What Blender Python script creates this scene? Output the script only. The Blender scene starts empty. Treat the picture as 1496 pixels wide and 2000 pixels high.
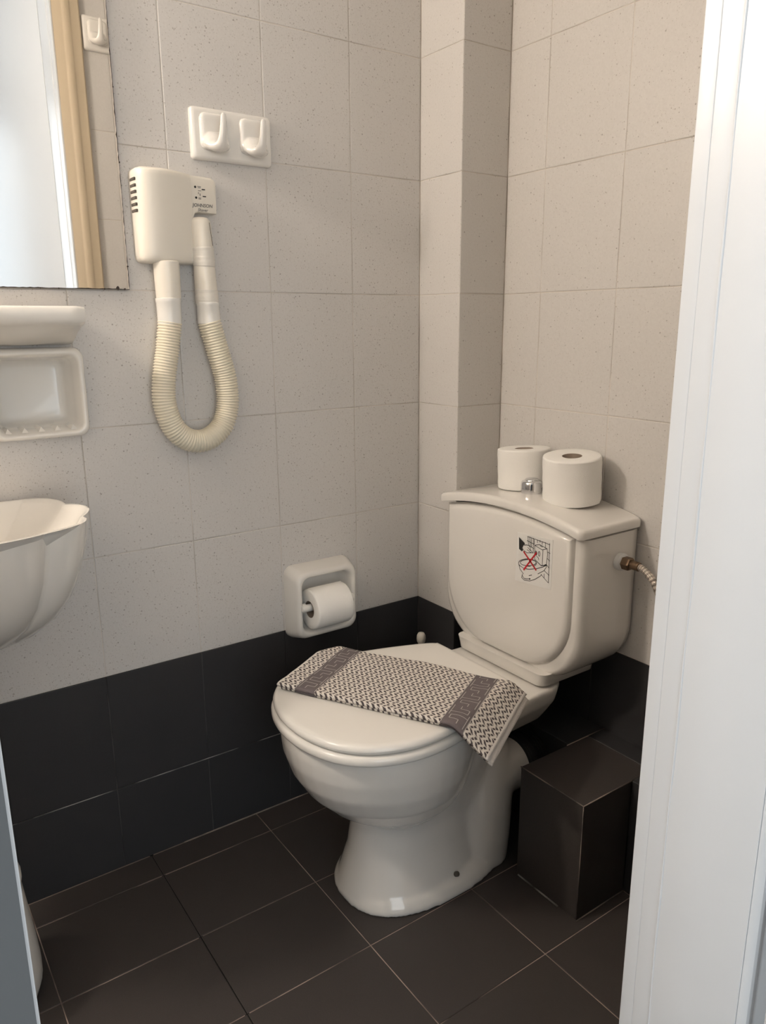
import bpy, bmesh, math, random
from mathutils import Vector, Matrix, noise as mnoise

random.seed(7)
scene = bpy.context.scene
COL = scene.collection
PI = math.pi

# ------------------------------------------------------------------ camera, world, daylight, exposure
cam_d = bpy.data.cameras.new('camera'); cam = bpy.data.objects.new('camera', cam_d); COL.objects.link(cam)
cam.location = (1.46135, -1.13100, 1.12393)
cam.rotation_euler = (math.radians(75.9898), math.radians(0.3498), math.radians(54.9209))
cam_d.sensor_fit = 'VERTICAL'; cam_d.sensor_height = 36.0; cam_d.sensor_width = 27.0
cam_d.lens = 1486.05 / 2000.0 * 36.0
cam_d.clip_start = 0.02
scene.camera = cam

world = bpy.data.worlds.new('world'); scene.world = world; world.use_nodes = True
bg = world.node_tree.nodes['Background']; bg.inputs[0].default_value = (0.80, 0.90, 1.0, 1); bg.inputs[1].default_value = 1.0

WIN = (-1.95, -.55, 0.15, 2.25, 2.95)     # balcony window of the adjoining room: y0, y1, z0, z1, x
wl = bpy.data.lights.new('window_daylight', 'AREA'); wl.shape = 'RECTANGLE'
wl.size = WIN[1]-WIN[0]-.06; wl.size_y = WIN[3]-WIN[2]-.06; wl.energy = 16.0; wl.color = (0.88, 0.95, 1.0)
wlo = bpy.data.objects.new('window_daylight', wl); COL.objects.link(wlo)
wlo.location = (WIN[4]+.02, (WIN[0]+WIN[1])/2, (WIN[2]+WIN[3])/2); wlo.rotation_euler = (math.radians(90), 0, math.radians(90))

ADDED_WIN = (1.32, 1.80, 0.90, 2.15, -2.60)    # unseen side window, added to light the jamb and door leaf: x0, x1, z0, z1, y
wl2 = bpy.data.lights.new('added_side_daylight', 'AREA'); wl2.shape = 'RECTANGLE'
wl2.size = ADDED_WIN[1]-ADDED_WIN[0]-.04; wl2.size_y = ADDED_WIN[3]-ADDED_WIN[2]-.04; wl2.energy = 14.0; wl2.color = (0.84, 0.93, 1.0)
wl2o = bpy.data.objects.new('added_side_daylight', wl2); COL.objects.link(wl2o)
wl2o.location = ((ADDED_WIN[0]+ADDED_WIN[1])/2, ADDED_WIN[4]-.02, (ADDED_WIN[2]+ADDED_WIN[3])/2); wl2o.rotation_euler = (math.radians(90), 0, 0)

vs = scene.view_settings
vs.view_transform = 'Standard'; vs.look = 'None'; vs.gamma = 1.0; vs.use_curve_mapping = False
vs.exposure = 0.0
LAMP_STRENGTH = 265.0
LAMP_COLOR = (1.0, 0.885, 0.77, 1)

# ------------------------------------------------------------------ helpers
def tag(o, label=None, cat=None, group=None, kind=None):
    if label: o['label'] = label
    if cat: o['category'] = cat
    if group: o['group'] = group
    if kind: o['kind'] = kind
    return o

def thing(name, loc=(0, 0, 0), label=None, cat=None, group=None, kind=None):
    o = bpy.data.objects.new(name, None); COL.objects.link(o); o.location = loc; o.empty_display_size = .05
    return tag(o, label, cat, group, kind)

def link(name, me, parent=None, loc=(0, 0, 0), rot=None):
    o = bpy.data.objects.new(name, me); COL.objects.link(o); o.parent = parent; o.location = loc
    if rot: o.rotation_euler = rot
    return o

def mk(name, verts, faces, mat, parent=None, smooth=True, loc=(0, 0, 0), angle=None):
    me = bpy.data.meshes.new(name); me.from_pydata([tuple(v) for v in verts], [], faces)
    bm = bmesh.new(); bm.from_mesh(me)
    bmesh.ops.recalc_face_normals(bm, faces=bm.faces); bm.to_mesh(me); bm.free()
    me.materials.append(mat)
    if smooth:
        for p in me.polygons: p.use_smooth = True
        if angle: sharpen(me, angle)
    return link(name, me, parent, loc)

def sharpen(me, deg):
    bm = bmesh.new(); bm.from_mesh(me)
    for e in bm.edges:
        if len(e.link_faces) == 2 and e.calc_face_angle(0) > math.radians(deg): e.smooth = False
    bm.to_mesh(me); bm.free()

def box_mesh(name, lo, hi, mat, bevel=0.0, seg=2, smooth=True):
    bm = bmesh.new(); bmesh.ops.create_cube(bm, size=1.0)
    for v in bm.verts:
        v.co = Vector([lo[i] + (v.co[i]+.5)*(hi[i]-lo[i]) for i in range(3)])
    if bevel > 0:
        bmesh.ops.bevel(bm, geom=list(bm.edges), offset=bevel, segments=seg, profile=.6, affect='EDGES')
    me = bpy.data.meshes.new(name); bm.to_mesh(me); bm.free(); me.materials.append(mat)
    if bevel > 0 and smooth:
        for p in me.polygons: p.use_smooth = True
        sharpen(me, 40)
    return me

def box(name, lo, hi, mat, parent=None, bevel=0.0, seg=2, loc=(0, 0, 0), rot=None):
    return link(name, box_mesh(name, lo, hi, mat, bevel, seg), parent, loc, rot)

def loft(rings, cap0=True, cap1=True, closed=True):
    n = len(rings[0]); V = [v for r in rings for v in r]; F = []
    for i in range(len(rings)-1):
        for j in range(n if closed else n-1):
            k = (j+1) % n
            F.append((i*n+j, i*n+k, (i+1)*n+k, (i+1)*n+j))
    if cap0: F.append(tuple(range(n))[::-1])
    if cap1: F.append(tuple(range((len(rings)-1)*n, len(rings)*n)))
    return V, F

def lathe(profile, n=32, center=(0, 0, 0), axis='Z'):
    rings = []
    for r, h in profile:
        ring = []
        for j in range(n):
            a = 2*PI*j/n; p = (r*math.cos(a), r*math.sin(a), h)
            if axis == 'Y': p = (p[0], p[2], p[1])
            if axis == 'X': p = (p[2], p[0], p[1])
            ring.append((center[0]+p[0], center[1]+p[1], center[2]+p[2]))
        rings.append(ring)
    return rings

def frames(path):
    path = [Vector(p) for p in path]; T = []
    for i in range(len(path)):
        a = path[max(0, i-1)]; b = path[min(len(path)-1, i+1)]; T.append((b-a).normalized())
    up_ = Vector((0, 0, 1)) if abs(T[0].z) < .9 else Vector((1, 0, 0))
    N = (up_ - T[0]*up_.dot(T[0])).normalized(); out = []
    for i, t in enumerate(T):
        N = (N - t*N.dot(t)).normalized(); out.append((path[i], t, N, t.cross(N)))
    return out

def tube(path, rad, n=12, sq=1.0):
    fr = frames(path); rings = []
    for i, (p, t, N, B) in enumerate(fr):
        r = rad[i] if isinstance(rad, (list, tuple)) else rad
        rings.append([p + N*(r*math.cos(2*PI*j/n)) + B*(r*sq*math.sin(2*PI*j/n)) for j in range(n)])
    return rings

def catmull(pts, per=8):
    pts = [Vector(p) for p in pts]; out = []
    for i in range(len(pts)-1):
        p0 = pts[max(0, i-1)]; p1 = pts[i]; p2 = pts[i+1]; p3 = pts[min(len(pts)-1, i+2)]
        for k in range(per):
            t = k/per
            out.append(.5*((2*p1) + (p2-p0)*t + (2*p0-5*p1+4*p2-p3)*t*t + (3*p1-p0-3*p2+p3)*t**3))
    out.append(pts[-1]); return out

def rrect(w, h, r, n=6):
    """rounded rectangle outline, centred, as (a, b) pairs, counter-clockwise"""
    r = min(r, w/2-1e-5, h/2-1e-5); out = []
    for cx, cy, a0 in ((w/2-r, h/2-r, 0), (-w/2+r, h/2-r, 90), (-w/2+r, -h/2+r, 180), (w/2-r, -h/2+r, 270)):
        for k in range(n+1):
            a = math.radians(a0+90*k/n); out.append((cx+r*math.cos(a), cy+r*math.sin(a)))
    return out

def interp(tab, x):
    if x <= tab[0][0]: return tab[0][1]
    for (a, b), (c, d) in zip(tab, tab[1:]):
        if x <= c: return b+(d-b)*(x-a)/(c-a)
    return tab[-1][1]

def merge(*vf):
    V = []; F = []
    for v, f in vf:
        o = len(V); V += [tuple(x) for x in v]; F += [tuple(i+o for i in q) for q in f]
    return V, F

def remeshed(name, VF, mat, parent, voxel=.004, smooth_it=6, loc=(0, 0, 0)):
    me = bpy.data.meshes.new(name+'_src'); me.from_pydata([tuple(v) for v in VF[0]], [], VF[1])
    bm = bmesh.new(); bm.from_mesh(me); bmesh.ops.recalc_face_normals(bm, faces=bm.faces); bm.to_mesh(me); bm.free()
    o = bpy.data.objects.new(name+'_src', me); COL.objects.link(o)
    m = o.modifiers.new('r', 'REMESH'); m.mode = 'VOXEL'; m.voxel_size = voxel
    s = o.modifiers.new('s', 'SMOOTH'); s.factor = .6; s.iterations = smooth_it
    dg = bpy.context.evaluated_depsgraph_get()
    out = bpy.data.meshes.new_from_object(o.evaluated_get(dg)); out.name = name
    bpy.data.objects.remove(o); bpy.data.meshes.remove(me)
    out.materials.clear(); out.materials.append(mat)
    for p in out.polygons: p.use_smooth = True
    return link(name, out, parent, loc)

# ------------------------------------------------------------------ materials
def new_mat(name):
    m = bpy.data.materials.new(name); m.use_nodes = True
    nt = m.node_tree; b = nt.nodes['Principled BSDF']
    return m, nt, b

def simple(name, col, rough=.4, metal=0.0, spec=.5, coat=0.0, bump=None, var=0.0):
    m, nt, b = new_mat(name)
    b.inputs['Base Color'].default_value = (*col, 1); b.inputs['Roughness'].default_value = rough
    b.inputs['Metallic'].default_value = metal; b.inputs['Specular IOR Level'].default_value = spec
    b.inputs['Coat Weight'].default_value = coat; b.inputs['Coat Roughness'].default_value = .05
    geo = nt.nodes.new('ShaderNodeNewGeometry')
    n = nt.nodes.new('ShaderNodeTexNoise'); nt.links.new(geo.outputs['Position'], n.inputs['Vector'])
    n.inputs['Scale'].default_value = bump[0] if bump else 40.0
    if bump:
        bp = nt.nodes.new('ShaderNodeBump'); bp.inputs['Distance'].default_value = bump[1]; bp.inputs['Strength'].default_value = bump[2] if len(bump) > 2 else .5
        nt.links.new(n.outputs[0], bp.inputs['Height']); nt.links.new(bp.outputs[0], b.inputs['Normal'])
    v = var if var else .03
    n2 = nt.nodes.new('ShaderNodeTexNoise'); n2.inputs['Scale'].default_value = 14.0; nt.links.new(geo.outputs['Position'], n2.inputs['Vector'])
    mx = nt.nodes.new('ShaderNodeMix'); mx.data_type = 'RGBA'
    mx.inputs['A'].default_value = (*[c*(1-v) for c in col], 1); mx.inputs['B'].default_value = (*[min(1, c*(1+v)) for c in col], 1)
    nt.links.new(n2.outputs[0], mx.inputs['Factor']); nt.links.new(mx.outputs['Result'], b.inputs['Base Color'])
    return m

def N(nt, typ, **kw):
    n = nt.nodes.new(typ)
    for k, v in kw.items(): setattr(n, k, v)
    return n

def math_node(nt, op, a, b=None, c=None):
    n = nt.nodes.new('ShaderNodeMath'); n.operation = op
    for i, x in enumerate((a, b, c)):
        if x is None: continue
        if isinstance(x, (int, float)): n.inputs[i].default_value = x
        else: nt.links.new(x, n.inputs[i])
    return n.outputs[0]

def mixcol(nt, fac, a, b):
    n = nt.nodes.new('ShaderNodeMix'); n.data_type = 'RGBA'
    for key, x in (('Factor', fac), ('A', a), ('B', b)):
        if isinstance(x, (int, float)): n.inputs[key].default_value = x
        elif isinstance(x, tuple): n.inputs[key].default_value = (*x, 1) if len(x) == 3 else x
        else: nt.links.new(x, n.inputs[key])
    return n.outputs['Result']

def tile_light():
    m, nt, b = new_mat('speckled_tile')
    g = N(nt, 'ShaderNodeNewGeometry'); info = N(nt, 'ShaderNodeObjectInfo')
    cloud = N(nt, 'ShaderNodeTexNoise'); cloud.inputs['Scale'].default_value = 260.0; cloud.inputs['Detail'].default_value = 3
    nt.links.new(g.outputs['Position'], cloud.inputs['Vector'])
    base = mixcol(nt, cloud.outputs[0], (.60, .575, .545), (.70, .675, .645))
    tone = math_node(nt, 'MULTIPLY', info.outputs['Random'], .10)
    base = mixcol(nt, tone, base, (.56, .54, .51))
    out = base
    for sc, thr, keep, col in ((120, .16, .80, (.30, .265, .23)), (260, .20, .72, (.38, .34, .30)), (55, .085, .72, (.20, .175, .15))):
        v = N(nt, 'ShaderNodeTexVoronoi'); v.inputs['Scale'].default_value = sc
        nt.links.new(g.outputs['Position'], v.inputs['Vector'])
        near = math_node(nt, 'LESS_THAN', v.outputs['Distance'], thr)
        sep = N(nt, 'ShaderNodeSeparateColor'); nt.links.new(v.outputs['Color'], sep.inputs[0])
        kp = math_node(nt, 'GREATER_THAN', sep.outputs[0], keep)
        f = math_node(nt, 'MULTIPLY', math_node(nt, 'MULTIPLY', near, kp), .6)
        out = mixcol(nt, f, out, col)
    nt.links.new(out, b.inputs['Base Color'])
    b.inputs['Roughness'].default_value = .33; b.inputs['Specular IOR Level'].default_value = .42
    w = N(nt, 'ShaderNodeTexNoise'); w.inputs['Scale'].default_value = 9.0; nt.links.new(g.outputs['Position'], w.inputs['Vector'])
    bp = N(nt, 'ShaderNodeBump'); bp.inputs['Distance'].default_value = .0025; bp.inputs['Strength'].default_value = .25
    nt.links.new(w.outputs[0], bp.inputs['Height']); nt.links.new(bp.outputs[0], b.inputs['Normal'])
    return m

def tile_dark(name, c0, c1, rough):
    m, nt, b = new_mat(name)
    g = N(nt, 'ShaderNodeNewGeometry'); info = N(nt, 'ShaderNodeObjectInfo')
    a = N(nt, 'ShaderNodeTexNoise'); a.inputs['Scale'].default_value = 420.0; a.inputs['Detail'].default_value = 3
    d = N(nt, 'ShaderNodeTexNoise'); d.inputs['Scale'].default_value = 4.0; d.inputs['Detail'].default_value = 4
    for n in (a, d): nt.links.new(g.outputs['Position'], n.inputs['Vector'])
    f = math_node(nt, 'ADD', math_node(nt, 'MULTIPLY', a.outputs[0], .55), math_node(nt, 'MULTIPLY', d.outputs[0], .45))
    col = mixcol(nt, f, c0, c1)
    col = mixcol(nt, math_node(nt, 'MULTIPLY', info.outputs['Random'], .3), col, c1)
    nt.links.new(col, b.inputs['Base Color']); b.inputs['Roughness'].default_value = rough; b.inputs['Specular IOR Level'].default_value = .35
    bp = N(nt, 'ShaderNodeBump'); bp.inputs['Distance'].default_value = .0006; bp.inputs['Strength'].default_value = .35
    nt.links.new(a.outputs[0], bp.inputs['Height']); nt.links.new(bp.outputs[0], b.inputs['Normal'])
    return m

def grout(name, ca, cb, scale=7.0, lo=.42, hi=.56):
    m, nt, b = new_mat(name)
    g = N(nt, 'ShaderNodeNewGeometry'); a = N(nt, 'ShaderNodeTexNoise'); a.inputs['Scale'].default_value = scale; a.inputs['Detail'].default_value = 3
    nt.links.new(g.outputs['Position'], a.inputs['Vector'])
    mr = N(nt, 'ShaderNodeMapRange'); mr.inputs['From Min'].default_value = lo; mr.inputs['From Max'].default_value = hi
    nt.links.new(a.outputs[0], mr.inputs[0])
    nt.links.new(mixcol(nt, mr.outputs[0], ca, cb), b.inputs['Base Color']); b.inputs['Roughness'].default_value = .9
    b.inputs['Specular IOR Level'].default_value = .15
    return m

M = {}
M['tile'] = tile_light()
M['dark'] = tile_dark('charcoal_wall_tile', (.026, .0255, .0265), (.044, .043, .0445), .42)
M['floor'] = tile_dark('charcoal_floor_tile', (.034, .0295, .027), (.062, .053, .049), .50)
M['grout_wall'] = grout('wall_grout', (.50, .46, .41), (.68, .63, .57))
M['grout_dark'] = grout('charcoal_grout', (.025, .024, .024), (.085, .08, .078), 6.0, .42, .56)
M['grout_streak'] = grout('streaky_joint', (.05, .048, .047), (.34, .325, .31), 11.0, .40, .58)
M['grout_floor'] = grout('floor_grout', (.045, .038, .035), (.42, .33, .28), 6.0, .36, .52)
def blacken():
    m = M['grout_floor']; nt = m.node_tree; b = nt.nodes['Principled BSDF']; lk = b.inputs['Base Color'].links[0]; src = lk.from_socket
    g = N(nt, 'ShaderNodeNewGeometry'); sp = N(nt, 'ShaderNodeSeparateXYZ'); nt.links.new(g.outputs['Position'], sp.inputs[0])
    nt.links.new(mixcol(nt, math_node(nt, 'COMPARE', sp.outputs[1], -.7285, .004), src, (.012, .011, .010)), b.inputs['Base Color'])
blacken()
M['grout_edge'] = grout('worn_edge_grout', (.09, .082, .078), (.30, .245, .21), 9.0, .40, .58)
M['bedroom'] = simple('shade_grey_bedroom_wall', (.13, .135, .137), .85, bump=(120, .0008, .3))  # dark grey carries the shade on the wall strip left of the door
M['plaster'] = simple('white_plaster', (.80, .79, .77), .8, bump=(120, .0008, .3))
M['ceramic'] = simple('glazed_ceramic', (.82, .79, .74), .11, spec=.55, coat=.4, var=.008)
M['ceramic_cool'] = simple('glazed_basin_ceramic', (.82, .79, .735), .14, spec=.55, coat=.3, var=.008)
M['seat'] = simple('seat_plastic', (.85, .82, .765), .2, spec=.5, var=.008)
M['paint'] = simple('white_gloss_paint', (.735, .75, .765), .28, spec=.5, bump=(60, .0006, .25), var=.012)
M['cream_paint'] = simple('beige_gloss_paint', (.60, .50, .36), .3, spec=.5, bump=(60, .0006, .25), var=.012)
M['plastic'] = simple('ivory_plastic', (.79, .74, .65), .32, spec=.45, var=.01)
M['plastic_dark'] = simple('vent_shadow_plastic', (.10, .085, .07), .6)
M['hose'] = simple('cream_hose_plastic', (.80, .73, .58), .38, spec=.4, var=.02)
M['tape'] = simple('wrapped_tape', (.74, .70, .63), .45, bump=(90, .0015, .5), var=.05)
M['ink'] = simple('grey_print', (.20, .19, .17), .6)
M['black'] = simple('black_print', (.012, .012, .012), .5)
M['red'] = simple('red_print', (.50, .012, .02), .5)
M['sticker'] = simple('sticker_paper', (.80, .785, .75), .45)
M['paper'] = simple('tissue_paper', (.90, .88, .835), .95, spec=.1, bump=(420, .0008, .5), var=.01)
M['card'] = simple('grey_cardboard', (.24, .19, .15), .9, spec=.1, var=.1)
M['chrome'] = simple('chrome', (.72, .72, .73), .08, metal=1.0, var=.01)
M['brass'] = simple('aged_brass', (.20, .135, .085), .38, metal=.85, var=.12)
M['rubber'] = simple('black_rubber', (.012, .012, .012), .55, spec=.3)
M['edge'] = simple('oxidised_mirror_edge', (.035, .022, .016), .6, var=.3)
M['mirror'] = simple('mirror_silver', (.90, .90, .885), .012, metal=1.0, var=.004)
M['ptfe'] = simple('white_nylon', (.78, .78, .76), .4)
M['wood'] = simple('oak_floor', (.34, .25, .17), .45, bump=(20, .001, .3), var=.2)
M['bristle'] = simple('white_bristle', (.75, .74, .70), .8)
M['stitch'] = simple('pale_stitching', (.52, .49, .46), .9, spec=.1)

def braid():
    m, nt, b = new_mat('braided_steel')
    uv = N(nt, 'ShaderNodeTexCoord'); sep = N(nt, 'ShaderNodeSeparateXYZ'); nt.links.new(uv.outputs['UV'], sep.inputs[0])
    s1 = math_node(nt, 'SINE', math_node(nt, 'ADD', math_node(nt, 'MULTIPLY', sep.outputs[0], 50), math_node(nt, 'MULTIPLY', sep.outputs[1], 260)))
    s2 = math_node(nt, 'SINE', math_node(nt, 'SUBTRACT', math_node(nt, 'MULTIPLY', sep.outputs[0], 50), math_node(nt, 'MULTIPLY', sep.outputs[1], 260)))
    f = math_node(nt, 'MULTIPLY_ADD', math_node(nt, 'MULTIPLY', s1, s2), .5, .5)
    nt.links.new(mixcol(nt, f, (.16, .13, .11), (.70, .62, .55)), b.inputs['Base Color'])
    b.inputs['Metallic'].default_value = .9; b.inputs['Roughness'].default_value = .35
    bp = N(nt, 'ShaderNodeBump'); bp.inputs['Distance'].default_value = .001; nt.links.new(f, bp.inputs['Height']); nt.links.new(bp.outputs[0], b.inputs['Normal'])
    return m
M['braid'] = braid()

def emitter():
    m, nt, b = new_mat('lit_opal_glass')
    b.inputs['Base Color'].default_value = (.9, .88, .84, 1); b.inputs['Emission Color'].default_value = LAMP_COLOR
    b.inputs['Emission Strength'].default_value = LAMP_STRENGTH
    return m
M['lamp'] = emitter()
M['glass_pane'] = simple('window_bar_paint', (.8, .8, .8), .4)

def towel_mat():
    m, nt, b = new_mat('terry_towel')
    tc = N(nt, 'ShaderNodeTexCoord'); sep = N(nt, 'ShaderNodeSeparateXYZ'); nt.links.new(tc.outputs['UV'], sep.inputs[0])
    u, v = sep.outputs[0], sep.outputs[1]           # metres along and across the towel
    g = N(nt, 'ShaderNodeNewGeometry'); nz = N(nt, 'ShaderNodeTexNoise'); nz.inputs['Scale'].default_value = 300.0; nz.inputs['Detail'].default_value = 2
    nt.links.new(tc.outputs['UV'], nz.inputs['Vector'])
    nzc = math_node(nt, 'SUBTRACT', nz.outputs[0], .5)
    R = .0088; P = .0110
    tri = math_node(nt, 'PINGPONG', v, R)                                   # 0..R zigzag across
    ph = math_node(nt, 'FRACT', math_node(nt, 'ADD', math_node(nt, 'MULTIPLY', math_node(nt, 'ADD', u, math_node(nt, 'MULTIPLY', tri, .9)), 1/P), math_node(nt, 'MULTIPLY', nzc, .35)))
    row = math_node(nt, 'FRACT', math_node(nt, 'MULTIPLY', math_node(nt, 'ADD', v, math_node(nt, 'MULTIPLY', u, .35)), 1/(R*.78)))
    dash = math_node(nt, 'MULTIPLY', math_node(nt, 'LESS_THAN', ph, .50), math_node(nt, 'GREATER_THAN', row, .24))
    # the two woven bands
    def inside(lo, hi): return math_node(nt, 'MULTIPLY', math_node(nt, 'GREATER_THAN', u, lo), math_node(nt, 'LESS_THAN', u, hi))
    band = math_node(nt, 'MAXIMUM', inside(.118, .166), inside(-.178, -.135))
    hem = math_node(nt, 'MAXIMUM', math_node(nt, 'GREATER_THAN', u, .219), math_node(nt, 'LESS_THAN', u, -.215))
    weave = mixcol(nt, dash, (.72, .67, .61), (.10, .085, .085))
    fine = N(nt, 'ShaderNodeTexNoise'); fine.inputs['Scale'].default_value = 900.0; nt.links.new(tc.outputs['UV'], fine.inputs['Vector'])
    bandc = mixcol(nt, fine.outputs[0], (.09, .075, .078), (.22, .19, .19))
    c = mixcol(nt, hem, weave, (.74, .70, .66)); c = mixcol(nt, band, c, bandc)
    nt.links.new(c, b.inputs['Base Color']); b.inputs['Roughness'].default_value = .95; b.inputs['Specular IOR Level'].default_value = .1
    h = math_node(nt, 'MULTIPLY', math_node(nt, 'ADD', math_node(nt, 'SUBTRACT', 1.0, math_node(nt, 'MULTIPLY', dash, .5)), nz.outputs[0]), math_node(nt, 'SUBTRACT', 1.0, math_node(nt, 'MULTIPLY', band, .8)))
    bp = N(nt, 'ShaderNodeBump'); bp.inputs['Distance'].default_value = .0016; bp.inputs['Strength'].default_value = .8
    nt.links.new(h, bp.inputs['Height']); nt.links.new(bp.outputs[0], b.inputs['Normal'])
    return m
M['towel'] = towel_mat()

# ------------------------------------------------------------------ the room shell, tile by tile
JW = .0016            # joint width
TT = .007             # how far a tile stands off its backing
Z_MID, Z_DARK, TH, CEIL = .1855, .4400, .2480, 2.424
ROWS = [(0.0, Z_MID, 'dark'), (Z_MID, Z_DARK, 'dark')]
z_ = Z_DARK
while z_ < CEIL-1e-4:
    ROWS.append((z_, min(z_+TH, CEIL), 'tile')); z_ += TH

_tile_cache = {}
def tile_mesh(w, h, mat, extra=None):
    """tile lying in local XY, face towards +Z, centred; chamfered pillow edge"""
    key = (round(w, 4), round(h, 4), mat)
    if key in _tile_cache: return _tile_cache[key]
    bv = .0011; t = TT
    def rect(d, z): return [(-w/2+d, -h/2+d, z), (w/2-d, -h/2+d, z), (w/2-d, h/2-d, z), (-w/2+d, h/2-d, z)]
    rings = [rect(0, 0), rect(0, t-bv*.8), rect(bv*.5, t-bv*.2), rect(bv*1.4, t)]
    V, F = loft(rings, cap0=False)
    me = bpy.data.meshes.new('tile'); me.from_pydata(V, [], F); me.materials.append(M[mat]); _tile_cache[key] = me
    return me

def wall_frame(origin, uax, nrm):
    u = Vector(uax); n = Vector(nrm); w = n.cross(u)   # w = up for walls
    return Matrix((u, w, n)).transposed().to_4x4(), Vector(origin)

def lay(parent, origin, uax, nrm, u0, u1, v0, v1, mat, jitter=.0004, vax=None, name='tile'):
    R4, o = wall_frame(origin, uax, nrm)
    ua = Vector(uax); va = Vector(nrm).cross(ua)
    w = (u1-u0)-JW; h = (v1-v0)-JW
    if w < .006 or h < .006: return None
    t = link(name, tile_mesh(w, h, mat), parent)
    c = o + ua*((u0+u1)/2) + va*((v0+v1)/2) + Vector(nrm)*(-TT + random.uniform(-jitter, jitter*.3))
    t.matrix_world = Matrix.Translation(c) @ R4 @ Matrix.Rotation(random.uniform(-.0012, .0012), 4, 'Y')
    return t

def tiled(parent, origin, uax, nrm, cols, rows=ROWS, skip=None):
    for a, b in zip(cols, cols[1:]):
        for z0, z1, mt in rows:
            rects = [(a, b, z0, z1)]
            if skip: rects = skip(a, b, z0, z1)
            for r in rects: lay(parent, origin, uax, nrm, *r, mt)

PW, PD = .1426, .1330          # pillar width (x) and depth (y)
XR = 1.055                     # inner face of the door wall
YF = -1.90                     # far side of the shower end
# backing slabs (grout shows between the tiles)
def backing(name, quads, parent=None):
    V = []; F = []
    for lo, hi in quads:
        x0, y0, z0 = lo; x1, y1, z1 = hi; o = len(V)
        V += [(x0,y0,z0),(x1,y0,z0),(x1,y1,z0),(x0,y1,z0),(x0,y0,z1),(x1,y0,z1),(x1,y1,z1),(x0,y1,z1)]
        F += [tuple(o+i for i in q) for q in ((0,3,2,1),(4,5,6,7),(0,1,5,4),(1,2,6,5),(2,3,7,6),(3,0,4,7))]
    me = bpy.data.meshes.new(name); me.from_pydata(V, [], F)
    me.materials.append(M['grout_wall']); me.materials.append(M['grout_dark'])
    for p in me.polygons:
        if sum(me.vertices[i].co.z for i in p.vertices)/len(p.vertices) < Z_DARK-.01 and max(me.vertices[i].co.z for i in p.vertices) <= Z_DARK+.001: p.material_index = 1
    o = link(name, me, parent); o['kind'] = 'structure'; return o

G = .0012    # grout sits this far below the tile face
SY0, SY1, SZ0, SZ1 = -.9250, -.7880, .9420, 1.0690       # niche of the soap dish
wl_ = backing('wall_left', [((-.12, YF-.1, 0), (-G, PD+.12, Z_DARK)), ((-.12, YF-.1, Z_DARK), (-G, SY0, CEIL)), ((-.12, SY1, Z_DARK), (-G, PD+.12, CEIL)),
                            ((-.12, SY0, Z_DARK), (-G, SY1, SZ0)), ((-.12, SY0, SZ1), (-G, SY1, CEIL)), ((-.12, SY0, SZ0), (-.07, SY1, SZ1))])
colsL = [0, .1854]
while colsL[-1] < -YF-1e-4: colsL.append(min(colsL[-1]+.2, -YF))
# u runs along -y on the left wall: u axis (0,-1,0), normal (1,0,0) -> up = n x u
def left_lay():
    for a, b in zip(colsL, colsL[1:]):
        for z0, z1, mt in ROWS:
            # local frame: u=(0,1,0), n=(1,0,0): n x u = (0,0,1)
            if -b < SY0 and -a > SY1 and z0 < SZ0 and z1 > SZ1:      # this tile is cut out round the niche
                y0, y1, q0, q1 = -b+JW/2, -a-JW/2, z0+JW/2, z1-JW/2; c = .0011
                def rc(d, x): return [(x, y0+d, q0+d), (x, y1-d, q0+d), (x, y1-d, q1-d), (x, y0+d, q1-d)]
                hole = [(0.0, SY0, SZ0), (0.0, SY1, SZ0), (0.0, SY1, SZ1), (0.0, SY0, SZ1)]
                V, F = loft([rc(0, -TT), rc(0, -c*.8), rc(c*1.4, 0.0), hole, [(-TT, y, z) for _, y, z in hole]], False, False)
                mk('tile', V, F, M[mt], wl_, smooth=False)
                continue
            lay(wl_, (0, 0, 0), (0, 1, 0), (1, 0, 0), -b, -a, z0, z1, mt)
left_lay()

wb_ = backing('wall_back', [((PW-.02, PD+G, 0), (XR+.1, PD+.12, Z_DARK)), ((PW-.02, PD+G, Z_DARK), (XR+.1, PD+.12, CEIL))])
colsB = [PW, .2545, .4555, .658, .861, XR]
# facing -y: u=(1,0,0), n=(0,-1,0): n x u = (0,0,1)
tiled(wb_, (0, PD, 0), (1, 0, 0), (0, -1, 0), colsB)

wc_ = backing('wall_corner', [((-.001, G, 0), (PW-G, PD+.02, Z_DARK)), ((-.001, G, Z_DARK), (PW-G, PD+.02, CEIL))])
tiled(wc_, (0, 0, 0), (1, 0, 0), (0, -1, 0), [0, PW])
tiled(wc_, (PW, 0, 0), (0, 1, 0), (1, 0, 0), [0, PD])

wf_ = backing('wall_front', [((-.02, YF-.12, 0), (XR+.1, YF-G, Z_DARK)), ((-.02, YF-.12, Z_DARK), (XR+.1, YF-G, CEIL))])
def tiled_front():
    cols = [0, .2, .4, .6, .8, XR]
    for a, b in zip(cols, cols[1:]):
        for z0, z1, mt in ROWS: lay(wf_, (0, YF, 0), (-1, 0, 0), (0, 1, 0), -b, -a, z0, z1, mt)
tiled_front()

# door wall with its opening
DY0, DY1, DZ = -1.1025, -.513, 2.22      # opening between the jamb faces
X_OUT = 1.160                            # bedroom face of the door wall
JB = .030                                # jamb board thickness
AW = .083                                # architrave width
wr_ = backing('wall_right', [((XR+G, DY1+JB, 0), (X_OUT, PD+.12, Z_DARK)), ((XR+G, DY1+JB, Z_DARK), (X_OUT, PD+.12, CEIL)),
                             ((XR+G, YF-.1, 0), (X_OUT, DY0-JB, Z_DARK)), ((XR+G, YF-.1, Z_DARK), (X_OUT, DY0-JB, CEIL)),
                             ((XR+G, DY0-JB, DZ+JB), (X_OUT, DY1+JB, CEIL))])
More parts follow.
